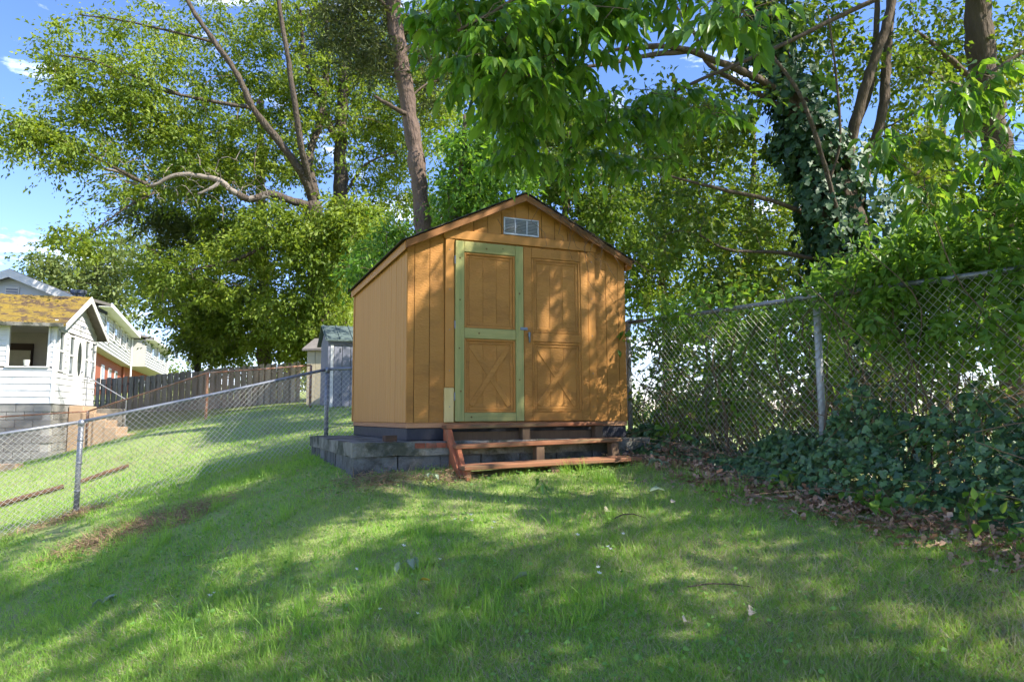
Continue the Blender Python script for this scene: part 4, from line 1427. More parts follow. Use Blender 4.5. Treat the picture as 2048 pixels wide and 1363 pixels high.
make_tree('pine_tree', 'tall bare pine trunk rising behind the left slope of the shed roof', [
    ([gnd(862, 12.2), (852, 560, 12.2), (845, 430, 12.2), (832, 320, 12.2), (818, 215, 12.2), (800, 110, 12.2), (785, 0, 12.2), (772, -150, 12.2)], .165, .135),
    ([(821, 232, 12.2), (800, 222, 12), (775, 208, 11.9), (748, 192, 11.8)], .055, .03, DARKBARK),
    ([(790, 30, 12.2), (770, 10, 12), (745, -10, 11.9)], .045, .02, DARKBARK),
    ([(800, 110, 12.2), (840, 80, 12.4), (890, 70, 12.6)], .03, .01, DARKBARK),
    ([(815, 200, 12.2), (850, 170, 12.4), (880, 160, 12.6)], .025, .008, DARKBARK)],
    [(700, 40, 90, 110, 12.5, 1.2, 55), (760, 110, 60, 90, 12.8, 1.2, 26), (860, 110, 60, 110, 12.9, 1.2, 40), (800, -150, 260, 120, 12.5, 2.5, 110)],
    L_DARK, PINEBARK, per=85, rad=.36, size=.14, aspect=.09, seed=21, droop=.1, twig_r=.007)

make_tree('pine_tree', 'dark pine standing right behind the wooden fence with straight trunk', [
    ([gnd(530, 26.5), (528, 660, 26.5), (526, 560, 26.5), (522, 400, 26.5), (520, 200, 26.5)], .28, .14),
    ([(526, 620, 26.5), (470, 590, 26), (400, 600, 25.5)], .07, .02, DARKBARK),
    ([(526, 560, 26.5), (450, 540, 26), (380, 560, 25.6)], .07, .02, DARKBARK)],
    [(430, 610, 110, 60, 25.8, 1.5, 50), (330, 440, 110, 50, 25.5, 1.2, 22), (420, 480, 120, 80, 26, 1.5, 40), (380, 350, 120, 60, 26, 1.5, 20)],
    L_PINE2, PINEBARK, per=120, rad=.75, size=.30, aspect=.10, seed=23, carve=False, droop=.3)

make_tree('background_tree', 'pale hazy green tree behind the row houses at far left', [
    ([gnd(185, 60), (188, 700, 60), (190, 600, 60), (195, 520, 60)], .5, .2)],
    [(150, 555, 95, 60, 60, 4, 90), (215, 590, 80, 80, 60, 4, 90), (250, 500, 90, 60, 60, 4, 60), (90, 530, 40, 30, 59, 2, 20)],
    L_FAR, BARK, per=45, rad=1.5, size=.34, aspect=.55, seed=31, carve=False)

make_tree('understory_tree', 'bushy mid green tree growing over the wooden fence between pine trunk and row houses', [
    ([gnd(400, 27.5), (392, 690, 27.5), (385, 620, 27.5)], .16, .08)],
    [(410, 665, 75, 60, 27.3, 1.5, 90), (310, 560, 60, 40, 27, 1.3, 30), (460, 690, 80, 45, 27.3, 1.5, 60), (430, 640, 110, 45, 24.6, .8, 60), (560, 660, 70, 40, 24.6, .8, 40)],
    L_OAK, BARK, per=100, rad=.6, size=.13, aspect=.55, seed=33, carve=False, group='understory behind the wooden fence')
make_tree('understory_tree', 'leafy yellow green tree between the second oak and the grey storage shed', [
    ([gnd(640, 25.5), (636, 690, 25.5), (630, 620, 25.5)], .14, .06)],
    [(640, 650, 90, 75, 25.5, 1.6, 90), (580, 690, 60, 45, 25.5, 1.5, 45), (690, 560, 70, 80, 24.5, 1.5, 60), (720, 640, 60, 70, 24, 1.5, 50)],
    L_OAK, BARK, per=100, rad=.55, size=.13, aspect=.55, seed=34, carve=False, group='understory behind the wooden fence')

make_tree('boxelder_sapling', 'dense green young boxelder right behind the shed roof', [
    ([gnd(905, 11.6), (905, 600, 11.6), (910, 450, 11.6), (925, 330, 11.5), (930, 230, 11.5)], .09, .03),
    ([(908, 480, 11.6), (900, 420, 11.5), (895, 380, 11.4)], .03, .012), ([(915, 430, 11.6), (970, 350, 11.5), (1010, 300, 11.5)], .04, .012)],
    [(940, 400, 70, 80, 11.6, .8, 75), (950, 310, 65, 80, 11.6, .9, 70), (770, 500, 60, 60, 13.6, .6, 50), (890, 420, 60, 60, 13.8, .5, 40), (1000, 350, 80, 60, 11.8, .8, 45), (735, 530, 45, 40, 11.8, .6, 18)],
    L_ASH, DARKBARK, per=52, rad=.36, size=.095, aspect=.5, seed=41, droop=.9)

# ivy clad tree right of the shed, behind the tall fence
IVY_STEM = [(1752, 800, 8.0), (1748, 680, 8.0), (1738, 560, 8.0), (1700, 430, 8.0), (1650, 320, 7.9), (1600, 220, 7.8), (1555, 110, 7.7), (1520, 0, 7.6), (1500, -90, 7.6)]
IVY_STEM2 = [(1690, 800, 7.9), (1680, 640, 7.9), (1668, 520, 7.9), (1640, 420, 7.8), (1610, 330, 7.8), (1590, 260, 7.7)]
make_tree('ivy_clad_tree', 'leaning forked tree wrapped in dark ivy behind the tall fence', [
    ([gnd(1755, 8.0), *IVY_STEM[1:]], .20, .09), ([gnd(1692, 7.9), *IVY_STEM2[1:]], .11, .06),
    ([(1690, 400, 8.0), (1700, 290, 7.9), (1735, 160, 7.8), (1770, 60, 7.8), (1800, -60, 7.8)], .075, .045, DARKBARK),
    ([(1715, 420, 8.0), (1735, 330, 8.1), (1765, 220, 8.2), (1775, 100, 8.3), (1785, -50, 8.3)], .07, .045, DARKBARK),
    ([(1690, 420, 8.0), (1695, 300, 8.2), (1740, 180, 8.4), (1752, 60, 8.4), (1755, -60, 8.4)], .05, .03, DARKBARK),
    ([(1610, 230, 7.8), (1530, 165, 7.4), (1440, 125, 7.0), (1350, 95, 6.7), (1250, 98, 6.5), (1180, 110, 6.3)], .048, .014, DARKBARK),
    ([(1600, 240, 7.8), (1520, 190, 7.5), (1420, 130, 7.2), (1390, 70, 7.1), (1350, 10, 7.0)], .036, .014, DARKBARK),
    ([(1385, 102, 6.85), (1300, 110, 6.6), (1200, 130, 6.3), (1100, 140, 6.1)], .03, .01, DARKBARK),
    ([(1620, 430, 7.8), (1540, 400, 7.6), (1440, 378, 7.4), (1330, 350, 7.2)], .035, .012, DARKBARK),
    ([(1640, 520, 7.9), (1560, 505, 7.7), (1460, 500, 7.5), (1400, 470, 7.4)], .03, .01, DARKBARK),
    ([(1680, 455, 7.6), (1668, 400, 7.4), (1640, 300, 7.2), (1600, 190, 7.0), (1530, 92, 6.9)], .03, .018, BARK),
    ([(1660, 360, 7.4), (1680, 280, 7.3), (1672, 150, 7.2), (1655, 20, 7.2)], .015, .01, DARKBARK)],
    [(1450, 230, 120, 110, 8.0, 1.0, 46), (1320, 240, 110, 90, 7.6, 1.0, 34), (1640, 120, 110, 110, 8.6, .9, 44), (1800, 120, 100, 120, 8.8, .8, 36), (1830, 270, 90, 80, 8.7, .8, 38),
     (1500, 560, 120, 60, 8.3, 1.0, 45), (1400, 450, 130, 90, 8.4, 1.2, 60), (1560, 20, 140, 70, 8.2, 1.0, 34), (1700, -330, 350, 200, 8.5, 2.0, 230)],
    L_YEL, DARKBARK, per=42, rad=.34, size=.075, aspect=.6, seed=51, twig_r=.006)

make_tree('tall_tree', 'thick grey trunk with dark branches at the upper right corner', [
    ([gnd(2035, 9.5), (2020, 600, 9.5), (2000, 350, 9.5), (1968, 160, 9.5), (1955, 20, 9.5), (1945, -120, 9.5)], .22, .16),
    ([(1965, 190, 9.5), (1900, 165, 9.3), (1840, 135, 9.2), (1790, 120, 9.1)], .045, .02, DARKBARK),
    ([(1960, 175, 9.5), (1880, 100, 9.3), (1830, 60, 9.2)], .05, .02, DARKBARK),
    ([(1975, 225, 9.5), (1900, 300, 9.2), (1830, 350, 9.0), (1800, 400, 9.0)], .03, .012, DARKBARK)],
    [(1890, 90, 110, 110, 10.2, .8, 46), (2030, 120, 70, 130, 10.2, .8, 44), (1890, 330, 80, 80, 9.8, .8, 34), (2000, 420, 80, 120, 9.6, 1.0, 50), (1950, -140, 300, 120, 9.5, 2.5, 120)],
    L_YEL, DARKBARK, per=46, rad=.36, size=.085, aspect=.6, seed=61, twig_r=.006)

# thin trees farther back on the right, sky showing through
for k, (px, Y, blobs, lab, sd) in enumerate([
    (1330, 15, [(1330, 420, 120, 140, 15, 1.8, 120), (1290, 560, 90, 90, 15, 1.5, 80), (1400, 300, 130, 110, 15, 1.5, 70)], 'thin yellow green tree seen just past the right edge of the shed', 71),
    (1500, 17, [(1490, 480, 140, 120, 17, 1.8, 130), (1580, 380, 110, 130, 17, 1.5, 100), (1680, 520, 110, 90, 17, 1.5, 60), (1450, 620, 120, 80, 17, 1.5, 70)], 'thin yellow green tree between the shed and the ivy clad tree', 72),
    (1880, 14, [(1880, 520, 140, 110, 14, 1.8, 110), (1990, 600, 120, 100, 14, 1.5, 90), (1850, 380, 100, 110, 14, 1.5, 65)], 'yellow green tree far behind the tall fence right of the ivy', 73),
    (1130, 13, [(1130, 300, 130, 110, 13.5, 1.5, 120), (1200, 420, 100, 80, 13.5, 1.5, 90), (1050, 200, 120, 110, 13.5, 1.5, 90), (1000, 60, 120, 80, 13.5, 1.5, 60)], 'green tree straight behind the ridge of the shed', 74)]):
    make_tree('background_tree', lab, [([gnd(px, Y), (px + 4, 700, Y), (px - 6, 520, Y), (px + 8, 330, Y), (px + 2, 200, Y)], .12, .04)],
              blobs, L_YEL if k != 3 else L_UNDER, DARKBARK, per=66, rad=.45, size=.095, aspect=.6, seed=sd, group='thin trees behind the right fence')

# trees beyond the frame on the right, whose shade falls on the lawn
def world_tree(name, label, x, y, h, blobs, seed, leaf=L_UNDER, per=27, group=None, rad=.55, size=.13, keep=.03):
    r = np.random.default_rng(seed)
    z0 = g1(x, y) - .1
    cl = []
    for bx, by, bz, rx, rz, n in blobs:
        u = r.normal(size=(n, 3))
        u /= np.linalg.norm(u, axis=1, keepdims=True)
        u *= r.random((n, 1)) ** .45
        cl.append(np.array([x + bx, y + by, z0 + bz]) + u * np.array([rx, rx, rz]))
    cl = np.concatenate(cl)
    base = np.array([x, y, z0])
    sk = [([base, base + np.array([.1, .05, h * .35]), base + np.array([0, .2, h * .7]), base + np.array([.1, .1, h])], .2, .05)]
    return make_tree(name, label, sk, [], leaf, DARKBARK, per=per, rad=rad, size=size, aspect=.55, seed=seed, group=group, extra=cl, keep=keep)
world_tree('shade_tree', 'leafy shade tree outside the frame, right of the photographer', 6.8, .6, 9, [(0, 0, 6.5, 2.8, 2.4, 230), (-1.6, 1.0, 6.2, 2.2, 1.8, 120), (1, -2.5, 6.5, 2.6, 2.2, 120)], 81, group='trees beyond the frame')
world_tree('shade_tree', 'taller shade tree outside the frame, behind the overhanging tree', 8.5, 4.0, 12, [(-1.5, 0, 9.5, 3.2, 2.6, 230), (-3.5, -.5, 9.0, 2.4, 1.8, 130), (0, 1, 5.5, 2.6, 2, 70)], 82, group='trees beyond the frame')

# ------------------------------------------------------------------ ash branches hanging into the view (large leaflets)
def hanging_ash():
    base = np.array([4.9, 3.6, g1(4.9, 3.6) - .1])
    root = thing('overhanging_tree', 'leafy tree whose drooping branches of large leaflets hang above the shed roof', 'tree', base)
    z = lambda q: q + CZ
    A = base + np.array([0, 0, 5.0])
    limbs = [
        ([base, base + np.array([.05, .1, 2.4]), A, A + np.array([-.3, .2, 2.5])], .16, .08, 'trunk'),
        ([A - np.array([0, 0, .8]), np.array([3.2, 4.1, z(3.6)]), np.array([1.6, 4.3, z(3.2)]), np.array([.6, 4.3, z(2.85)]), np.array([-.1, 4.3, z(2.5)])], .035, .01, 'limb'),
        ([A - np.array([0, 0, .5]), np.array([2.8, 3.6, z(3.6)]), np.array([1.2, 3.7, z(3.0)]), np.array([.3, 3.8, z(2.55)]), np.array([-.3, 3.8, z(2.2)])], .03, .008, 'limb'),
        ([A - np.array([0, 0, 1.2]), np.array([3.2, 4.8, z(3.2)]), np.array([2.0, 5.0, z(2.75)]), np.array([1.0, 5.0, z(2.3)]), np.array([.4, 5.0, z(1.95)])], .025, .006, 'limb'),
        ([A - np.array([0, 0, 1.8]), np.array([3.9, 4.3, z(2.6)]), np.array([3.1, 4.4, z(2.2)]), np.array([2.5, 4.5, z(1.9)])], .02, .005, 'limb')]
    nodes = []
    for pts, r0, r1, nm in limbs:
        P = smooth_path(pts, 6, r0 * .08)
        MB().tube(P - base, list(np.linspace(r0, r1, len(P))), 9).build(nm, DARKBARK, root, True)
        if nm == 'limb':
            nodes.append(P)
    nodes = np.concatenate(nodes)
    blobs = [(1000, 70, 130, 110, 3.9, .5, 64), (900, 20, 60, 90, 4.1, .4, 22), (1150, 20, 150, 70, 3.8, .5, 46), (1090, 140, 120, 80, 4.1, .5, 44), (1030, 225, 55, 55, 4.5, .35, 24),
             (925, 120, 50, 80, 4.2, .4, 22), (1035, 300, 45, 22, 4.9, .3, 12), (1190, 225, 130, 65, 4.8, .5, 34), (1330, 220, 100, 55, 4.9, .4, 24), (1460, 20, 150, 50, 3.6, .4, 32), (1430, 215, 70, 25, 4.6, .3, 14), (1260, 310, 120, 25, 5.2, .3, 14), (1150, 320, 70, 22, 5.2, .3, 10),
             (1300, -90, 330, 70, 3.9, .7, 50), (1000, -100, 220, 60, 3.9, .6, 36), (1990, 290, 70, 80, 4.2, .4, 34), (1880, 380, 70, 50, 4.4, .3, 18), (1780, 270, 60, 40, 4.6, .3, 12), (1960, 180, 90, 50, 4.3, .3, 20)]
    cl = clump_points(blobs, 91)
    br = connect(cl, nodes, 91, .05)
    tubes_fast('twigs', TWIG, root, [b[0] for b in br], [(min(.012, .003 + b[1] * .006), .0015) for b in br], base, 4)
    # unseen upper crown, added above the view to shade the shed and lawn
    ru = np.random.default_rng(17)
    up = []
    for c_, rad_, n_ in (((3.9, 5.4, 7.0), (1.7, 1.5, 1.3), 120), ((4.6, 3.4, 7.6), (1.8, 1.6, 1.4), 110), ((2.6, 4.2, 7.4), (1.5, 1.4, .9), 70)):
        u_ = ru.normal(size=(n_, 3))
        u_ /= np.linalg.norm(u_, axis=1, keepdims=True)
        up.append(np.array(c_) + u_ * ru.random((n_, 1)) ** .45 * np.array(rad_))
    up = np.concatenate(up)
    bru = connect(up, np.concatenate([nodes, smooth_path(limbs[0][0], 6)]), 93)
    tubes_fast('upper_branches', TWIG, root, [b[0] for b in bru], [(min(.04, .006 + b[1] * .012), .003) for b in bru], base, 4)
    lp, la, lr, ll = leaf_cloud(up, 38, .45, .11, 94, keep=.1)
    soup('crown', L_ASH, root, T_DIAMOND, lp, la, lr, ll, ll * .48, base)
    # compound leaves: a rachis with 5-7 hanging leaflets
    r = np.random.default_rng(5)
    pos, ax, nr, ln, rach = [], [], [], [], []
    for c in cl:
        for _ in range(2):
            d = r.normal(size=3) * np.array([1, 1, .35]) + np.array([0, 0, -.35])
            d /= np.linalg.norm(d)
            L = r.uniform(.14, .24)
            m_ = r.integers(2, 4)
            side = np.cross(d, [0, 0, 1])
            side /= np.linalg.norm(side) + 1e-6
            s = r.uniform(.8, 1.25)
            rach.append(np.array([c, c + d * L * .5 + np.array([0, 0, -.005]), c + d * L + np.array([0, 0, -.02])]))
            for k in range(m_):
                p_ = c + d * L * (.35 + .6 * k / m_)
                for sg in (-1, 1):
                    a_ = side * sg * .9 + d * .45 + np.array([0, 0, -.75]) + r.normal(0, .18, 3)
                    pos.append(p_); ax.append(a_); ln.append(s * r.uniform(.085, .115))
                    nr.append(np.array([0, 0, 1.]) + side * sg * .6 + r.normal(0, .3, 3))
            pos.append(c + d * L); ax.append(d + np.array([0, 0, -.6])); ln.append(s * r.uniform(.10, .13)); nr.append(np.array([0, 0, 1.]) + r.normal(0, .3, 3))
    pos, ax, nr, ln = map(np.array, (pos, ax, nr, ln))
    kp = sun_keep(pos, .15)
    pos, ax, nr, ln = pos[kp], ax[kp], nr[kp], ln[kp]
    tubes_fast('leaf_stalks', L_ASH, root, rach, [(.0016, .001)] * len(rach), base, 3)
    split_leaves(root, base, 'leaf', 'leaves', L_ASH, T_OVATE, pos, ax, nr, ln, .46)

def split_leaves(root, base, nm, nm2, mtl, tpl, pos, ax, nr, ln, aspect, n_single=300):
    """the 300 leaves that show largest as single parts, the rest joined"""
    q = pix(pos)
    vis = (q[:, 0] > 0) & (q[:, 0] < 2048) & (q[:, 1] > 0) & (q[:, 1] < 1363) & (pos[:, 1] > .5)
    score = np.where(vis, ln / np.maximum(pos[:, 1], .3), 0)
    order = np.argsort(-score)
    big, rest = order[:n_single], order[n_single:]
    tv, tf = tpl
    mes = []
    for cz in (.4, 1.0, 1.7, 2.6):
        me = tri_mesh(nm, tv * np.array([1, aspect * (1.08 - .05 * cz), cz]), tf, True)
        me.materials.append(mtl)
        mes.append(me)
    A_, S_, N_ = frames(len(big), ax[big], nr[big])
    for i, j in enumerate(big):
        o = bpy.data.objects.new(nm, mes[i % 4])
        col.objects.link(o)
        o.parent = root
        M_ = Matrix.Identity(4)
        for k in range(3):
            M_[k][0], M_[k][1], M_[k][2] = A_[i][k] * ln[j], S_[i][k] * ln[j], N_[i][k] * ln[j]
            M_[k][3] = pos[j][k] - base[k]
        o.matrix_local = M_
    if len(rest):
        o = soup(nm2, mtl, root, tpl, pos[rest], ax[rest], nr[rest], ln[rest], ln[rest] * aspect, base)
        kind(o, 'stuff')
hanging_ash()

# ------------------------------------------------------------------ ivy on the leaning tree
def climbing_ivy():
    base = gnd(1740, 7.75)
    root = thing('climbing_ivy', 'dark green ivy covering the leaning forked tree trunk', 'ivy', base)
    pos, ax, nr = [], [], []
    r = np.random.default_rng(6)
    for path, n, rad in ((IVY_STEM[:-1], 4200, .50), (IVY_STEM2, 2200, .38)):
        P = smooth_path([at(*q) for q in path], 8)
        for _ in range(n):
            t = r.random() ** 1.15
            k = t * (len(P) - 1.001)
            i = int(k)
            c = P[i] + (P[i + 1] - P[i]) * (k - i)
            th = r.uniform(0, 2 * math.pi)
            rr = rad * (1.15 - .55 * t) * r.uniform(.55, 1.15) * (1 + .35 * math.sin(9 * t + 2 * th))
            out = np.array([math.cos(th), math.sin(th), 0])
            pos.append(c + out * rr + np.array([0, 0, r.normal(0, .05)]))
            ax.append(np.array([0, 0, -1.]) + out * .3 + r.normal(0, .45, 3))
            nr.append(out + np.array([0, 0, .55]) + r.normal(0, .3, 3))
    pos, ax, nr = map(np.array, (pos, ax, nr))
    ln = r.uniform(.055, .115, len(pos))
    split_leaves(root, base, 'leaf', 'leaves', L_IVY, T_IVY, pos, ax, nr, ln, 1.0)
climbing_ivy()

# ------------------------------------------------------------------ undergrowth on the tall fence
def fence_line(t):
    """point on the tall fence, t=0 at the post by the shed, t=1 at the second post"""
    return right_posts[0][0] * (1 - t) + right_posts[1][0] * t
fdir = right_posts[1][0] - right_posts[0][0]
fdir[2] = 0
fl = np.linalg.norm(fdir)
fdir = fdir / fl
fnor = np.array([fdir[1], -fdir[0], 0])     # towards the lawn?
if fnor @ np.array([-1, -1, 0]) < 0:
    fnor = -fnor

def shrub(name, label, t0, t1, off, h0, h1, n, per, leaf, size, seed, rad=.2, tpl=T_DIAMOND, aspect=.6, stems=14, single=0, group=None, lo=.0, keep=.06, stemr=.005):
    r = np.random.default_rng(seed)
    c = fence_line((t0 + t1) / 2) - fnor * off
    base = np.array([c[0], c[1], g1(c[0], c[1])])
    root = thing(name, label, 'shrub', base, 0, group)
    cl, st_ = [], []
    for k in range(n):
        t = r.uniform(t0, t1)
        q = fence_line(t) - fnor * (off + r.normal(0, .22))
        zz = g1(q[0], q[1])
        f = (t - t0) / (t1 - t0)
        top = h0 + (h1 - h0) * f
        hh = lo + (top - lo) * r.random() ** .8 + r.normal(0, .06)
        cl.append(np.array([q[0], q[1], zz + max(.05, hh)]))
    cl = np.array(cl)
    paths = []
    for k in range(stems):
        t = r.uniform(t0, t1)
        q = fence_line(t) - fnor * (off + r.normal(0, .15))
        zz = g1(q[0], q[1]) - .05
        f = (t - t0) / (t1 - t0)
        H = (h0 + (h1 - h0) * f) * r.uniform(.75, 1.05)
        b = np.array([q[0], q[1], zz])
        paths.append(smooth_path([b, b + np.array([r.normal(0, .1), r.normal(0, .1), H * .4]), b + np.array([r.normal(0, .22), r.normal(0, .22), H * .75]), b + np.array([r.normal(0, .35), r.normal(0, .35), H])], 4))
    br = connect(cl, np.concatenate(paths), seed)
    tubes_fast('stems', VINE if group is None else TWIG, root, paths, [(stemr * 1.6, stemr * .6)] * len(paths), base, 4)
    tubes_fast('twigs', TWIG, root, [b[0] for b in br], [(stemr * .6, .0012)] * len(br), base, 3)
    pos, ax, nr, ln = leaf_cloud(cl, per, rad, size, seed + 3, flat=.8, droop=.3, keep=keep)
    nr = nr + fnor * .6
    if single:
        split_leaves(root, base, 'leaf', 'leaves', leaf, tpl, pos, ax, nr, ln, aspect, single)
    else:
        soup('foliage', leaf, root, tpl, pos, ax, nr, ln, ln * aspect, base)
    return root
shrub('wild_shrub', 'green shrub behind the tall fence close to the shed corner', -.10, .45, .45, 1.5, 1.45, 120, 34, L_VINE, .07, 101, group='shrubs behind the tall fence')
shrub('wild_shrub', 'green shrub behind the tall fence left of the white post', .35, 1.0, .50, 1.35, 1.75, 120, 32, L_VINE, .07, 102, group='shrubs behind the tall fence', lo=.35)
shrub('wild_shrub', 'dense bright shrub spilling over the tall fence at the right edge', 1.15, 1.95, .22, 1.75, 2.35, 260, 44, L_VINE, .065, 103, rad=.2, group='shrubs behind the tall fence', lo=.9, tpl=T_OVATE, single=300)
shrub('wild_shrub', 'loose vine tangle along the top rail right of the white post', .85, 1.35, .08, 1.72, 1.80, 80, 26, L_VINE, .06, 104, rad=.15, group='shrubs behind the tall fence', lo=1.25, tpl=T_OVATE)
shrub('wild_shrub', 'leaf tangle hanging over the top rail between shed and white post', .1, .75, .10, 1.62, 1.72, 70, 26, L_VINE, .06, 105, rad=.15, group='shrubs behind the tall fence', lo=1.25)
shrub('bare_brush', 'grey brown leafless brush tangled low behind the tall fence', -.05, 1.9, .3, .9, .9, 320, 3, L_YEL, .05, 106, rad=.2, stems=150, stemr=.004)

shrub('wild_shrub', 'darker shrub deep behind the tall fence near the shed', -.3, .7, 1.5, 1.7, 1.6, 90, 30, L_UNDER, .085, 107, rad=.3, group='shrubs behind the tall fence', lo=.1)
shrub('wild_shrub', 'darker shrub deep behind the tall fence beyond the white post', .6, 1.9, 1.7, 1.5, 2.2, 100, 30, L_UNDER, .085, 108, rad=.3, group='shrubs behind the tall fence', lo=.1)
def woods():
    r = np.random.default_rng(160)
    n = 900
    X = r.uniform(-75, 75, n)
    Y = 95 + r.normal(0, 5, n) - .12 * np.abs(X)
    H = 5.5 + 2.0 * np.sin(X * .21) + 1.2 * np.sin(X * .57 + 1)
    Z = gz(X, Y) + H * r.random(n) ** .8
    cl = np.stack([X, Y, Z], 1)
    pos, ax, nr, ln = leaf_cloud(cl, 40, 1.9, .55, 161, carve=False)
    o = soup('distant_woods', L_FAR, None, T_DIAMOND, pos, ax, nr, ln, ln * .6)
    kind(o, 'stuff')
    tag(o, 'low distant line of woods closing the horizon', 'woods')
woods()
# dead grass and stems poking through the fence foot
def ivy_bank():
    r = np.random.default_rng(8)
    base = fence_line(1.0).copy()
    root = thing('ivy_bank', 'bank of dark ivy leaves along the foot of the tall fence', 'ivy', base)
    pos, ax, nr = [], [], []
    N = 11000
    for _ in range(N):
        t = r.uniform(-.12, 2.2)
        w = .30 + .42 * min(1, max(0, (t - .2) / 1.0)) + .1 * math.sin(7 * t)
        o_ = r.uniform(-.25, w)
        q = fence_line(t) + fnor * o_
        hmax = (.13 + .30 * min(1, max(0, (t - .25) / .9)) + .10 * math.sin(5.3 * t + 1) + .12 * max(0, t - 1.3)) * max(0, 1 - (max(0, o_) / (w + .02)) ** 2)
        if .30 < t < .62 and o_ < .35 and r.random() < .75:
            continue
        nn_ = math.sin(11 * t + 5 * o_) * math.sin(7.3 * t - 9 * o_ + 1) + .6 * math.sin(23 * t + 3) * math.sin(17 * o_ + t)
        if nn_ < -.45 and r.random() < .6:
            continue
        h = hmax * (1 + .38 * nn_) * (1 - r.random() ** 2.0 * .8)
        zz = g1(q[0], q[1])
        pos.append(np.array([q[0], q[1], zz + .02 + h]))
        sl = np.array([fnor[0], fnor[1], 0]) * (.35 + 1.1 * max(0, o_) / (w + .05))
        nr.append(np.array([0, 0, .75]) + sl + r.normal(0, .42, 3))
        ax.append(np.array([0, 0, -.7]) + fnor * .6 + r.normal(0, .5, 3))
    pos, ax, nr = map(np.array, (pos, ax, nr))
    ln = r.uniform(.034, .068, len(pos))
    split_leaves(root, base, 'leaf', 'leaves', L_IVYB, T_IVY, pos, ax, nr, ln, 1.0)
    # low dark mat of stems below the leaves
    paths = []
    for k in range(240):
        t = r.uniform(-.1, 2.1)
        q = fence_line(t) + fnor * r.uniform(-.1, .5)
        p0 = np.array([q[0], q[1], g1(q[0], q[1]) + .02])
        d = r.normal(size=3) * np.array([.25, .25, .12])
        paths.append(np.array([p0, p0 + d + [0, 0, .08], p0 + 1.8 * d + [0, 0, .05]]))
    tubes_fast('stems', VINE, root, paths, [(.004, .002)] * len(paths), base, 3)
ivy_bank()

# leaf litter at the foot of the ivy
def litter():
    r = np.random.default_rng(9)
    pos = []
    while len(pos) < 3000:
        t = r.uniform(.15, 2.1)
        o_ = abs(r.normal(.66 + .2 * min(1, max(0, t - .3)), .17))
        if t < .7:
            o_ *= .75
        q = fence_line(t) + fnor * o_
        pos.append((q[0], q[1], 0))
    for _ in range(250):
        q = fence_line(r.uniform(.28, .66)) + fnor * r.uniform(-.1, .4)
        pos.append((q[0], q[1], r.random() * .12))
    pos = np.array(pos)
    pos[:, 2] += gz(pos[:, 0], pos[:, 1]) + r.uniform(.012, .05, len(pos))
    ax = r.normal(size=pos.shape) * np.array([1, 1, .25])
    nr = np.array([0, 0, 1.]) + r.normal(size=pos.shape) * .4
    ln = r.uniform(.035, .085, len(pos))
    o = soup('leaf_litter', L_LITTER, None, T_OAK, pos, ax, nr, ln, ln * .8)
    kind(o, 'stuff')
    tag(o, 'brown dry leaf litter between the lawn and the ivy bank', 'leaf litter')
litter()

# low bright seedlings in front of the ivy
def seedling(px, Y, h, n, label, seed, size=.07):
    r = np.random.default_rng(seed)
    x = at(px, 834, Y)[0]
    base = np.array([x, Y, g1(x, Y)])
    root = thing('seedling', label, 'plant', base, 0, 'seedlings at the edge of the ivy')
    paths, pos, ax, nr = [], [], [], []
    for k in range(max(3, n // 6)):
        e = base + np.array([r.normal(0, h * .45), r.normal(0, h * .3), h * r.uniform(.6, 1.1)])
        paths.append(np.array([base, base + (e - base) * .5 + r.normal(0, .02, 3), e]))
        for j in range(6):
            p_ = base + (e - base) * r.uniform(.45, 1.05)
            pos.append(p_ + r.normal(0, .02, 3)); ax.append(r.normal(size=3) + np.array([0, 0, -.1])); nr.append(np.array([0, -.3, 1.]) + r.normal(0, .25, 3))
    tubes_fast('stem', TWIG, root, [p_ - 0 for p_ in paths], [(.003, .0015)] * len(paths), base, 4)
    pos, ax, nr = map(np.array, (pos, ax, nr))
    ln = size * r.uniform(.7, 1.3, len(pos))
    split_leaves(root, base, 'leaf', 'leaves', L_VINE, T_OVATE, pos, ax, nr, ln, .8, len(pos))
for i, (px, Y, h, n, lab) in enumerate([
    (1790, 4.25, .26, 24, 'pale green seedling with wide leaves before the ivy, below the fence rail end'),
    (1930, 3.95, .28, 34, 'bushy bright green seedling before the ivy near the right edge'),
    (1560, 5.15, .12, 22, 'low bright weed at the left end of the leaf litter'),
    (1700, 4.65, .12, 18, 'small green weed growing out of the middle of the leaf litter'),
    (2020, 3.65, .14, 20, 'low green weed at the right edge of the photograph beside the leaf litter')]):
    seedling(px, Y, h, n, lab, 120 + i)

# ------------------------------------------------------------------ lawn
def ground_at_pixel(px, py):
    lo, hi = 1.5, 40.0
    for Y in np.arange(1.8, 30, .02):
        p_ = at(px, py, Y)
        if p_[2] <= g1(p_[0], Y):
            return np.array([p_[0], Y, g1(p_[0], Y)])
    return np.array([p_[0], Y, g1(p_[0], Y)])

def pick_ground(n, D0, D1, seed, power=1.6, margin=150, xlim=None):
    r = np.random.default_rng(seed)
    Y = (D0 ** (1 - power) + r.random(n) * (D1 ** (1 - power) - D0 ** (1 - power))) ** (1 / (1 - power))
    X = (r.uniform(-margin, 2048 + margin, n) - 1024) / F * Y
    return X, Y
def shed_free(X, Y, pad=.0):
    d = np.stack([X - SO[0], Y - SO[1]], 1)
    u, v = d @ U[:2], d @ V[:2]
    inp = (u > -.56) & (u < W_ + .1) & (v > -.25) & (v < D_)
    ins = (u > .36) & (u < 2.03) & (v > -.72) & (v < 0)
    return ~(inp | ins)
def bank_free(X, Y, r):
    d = np.stack([X - right_posts[0][0][0], Y - right_posts[0][0][1]], 1)
    t, o_ = d @ fdir[:2] / fl, d @ fnor[:2]
    w = np.where(t > .35, .72 + .16 * np.clip(t - .35, 0, 1), .40)
    return (o_ > w + r.normal(0, .07, len(X))) | (t < -.1)
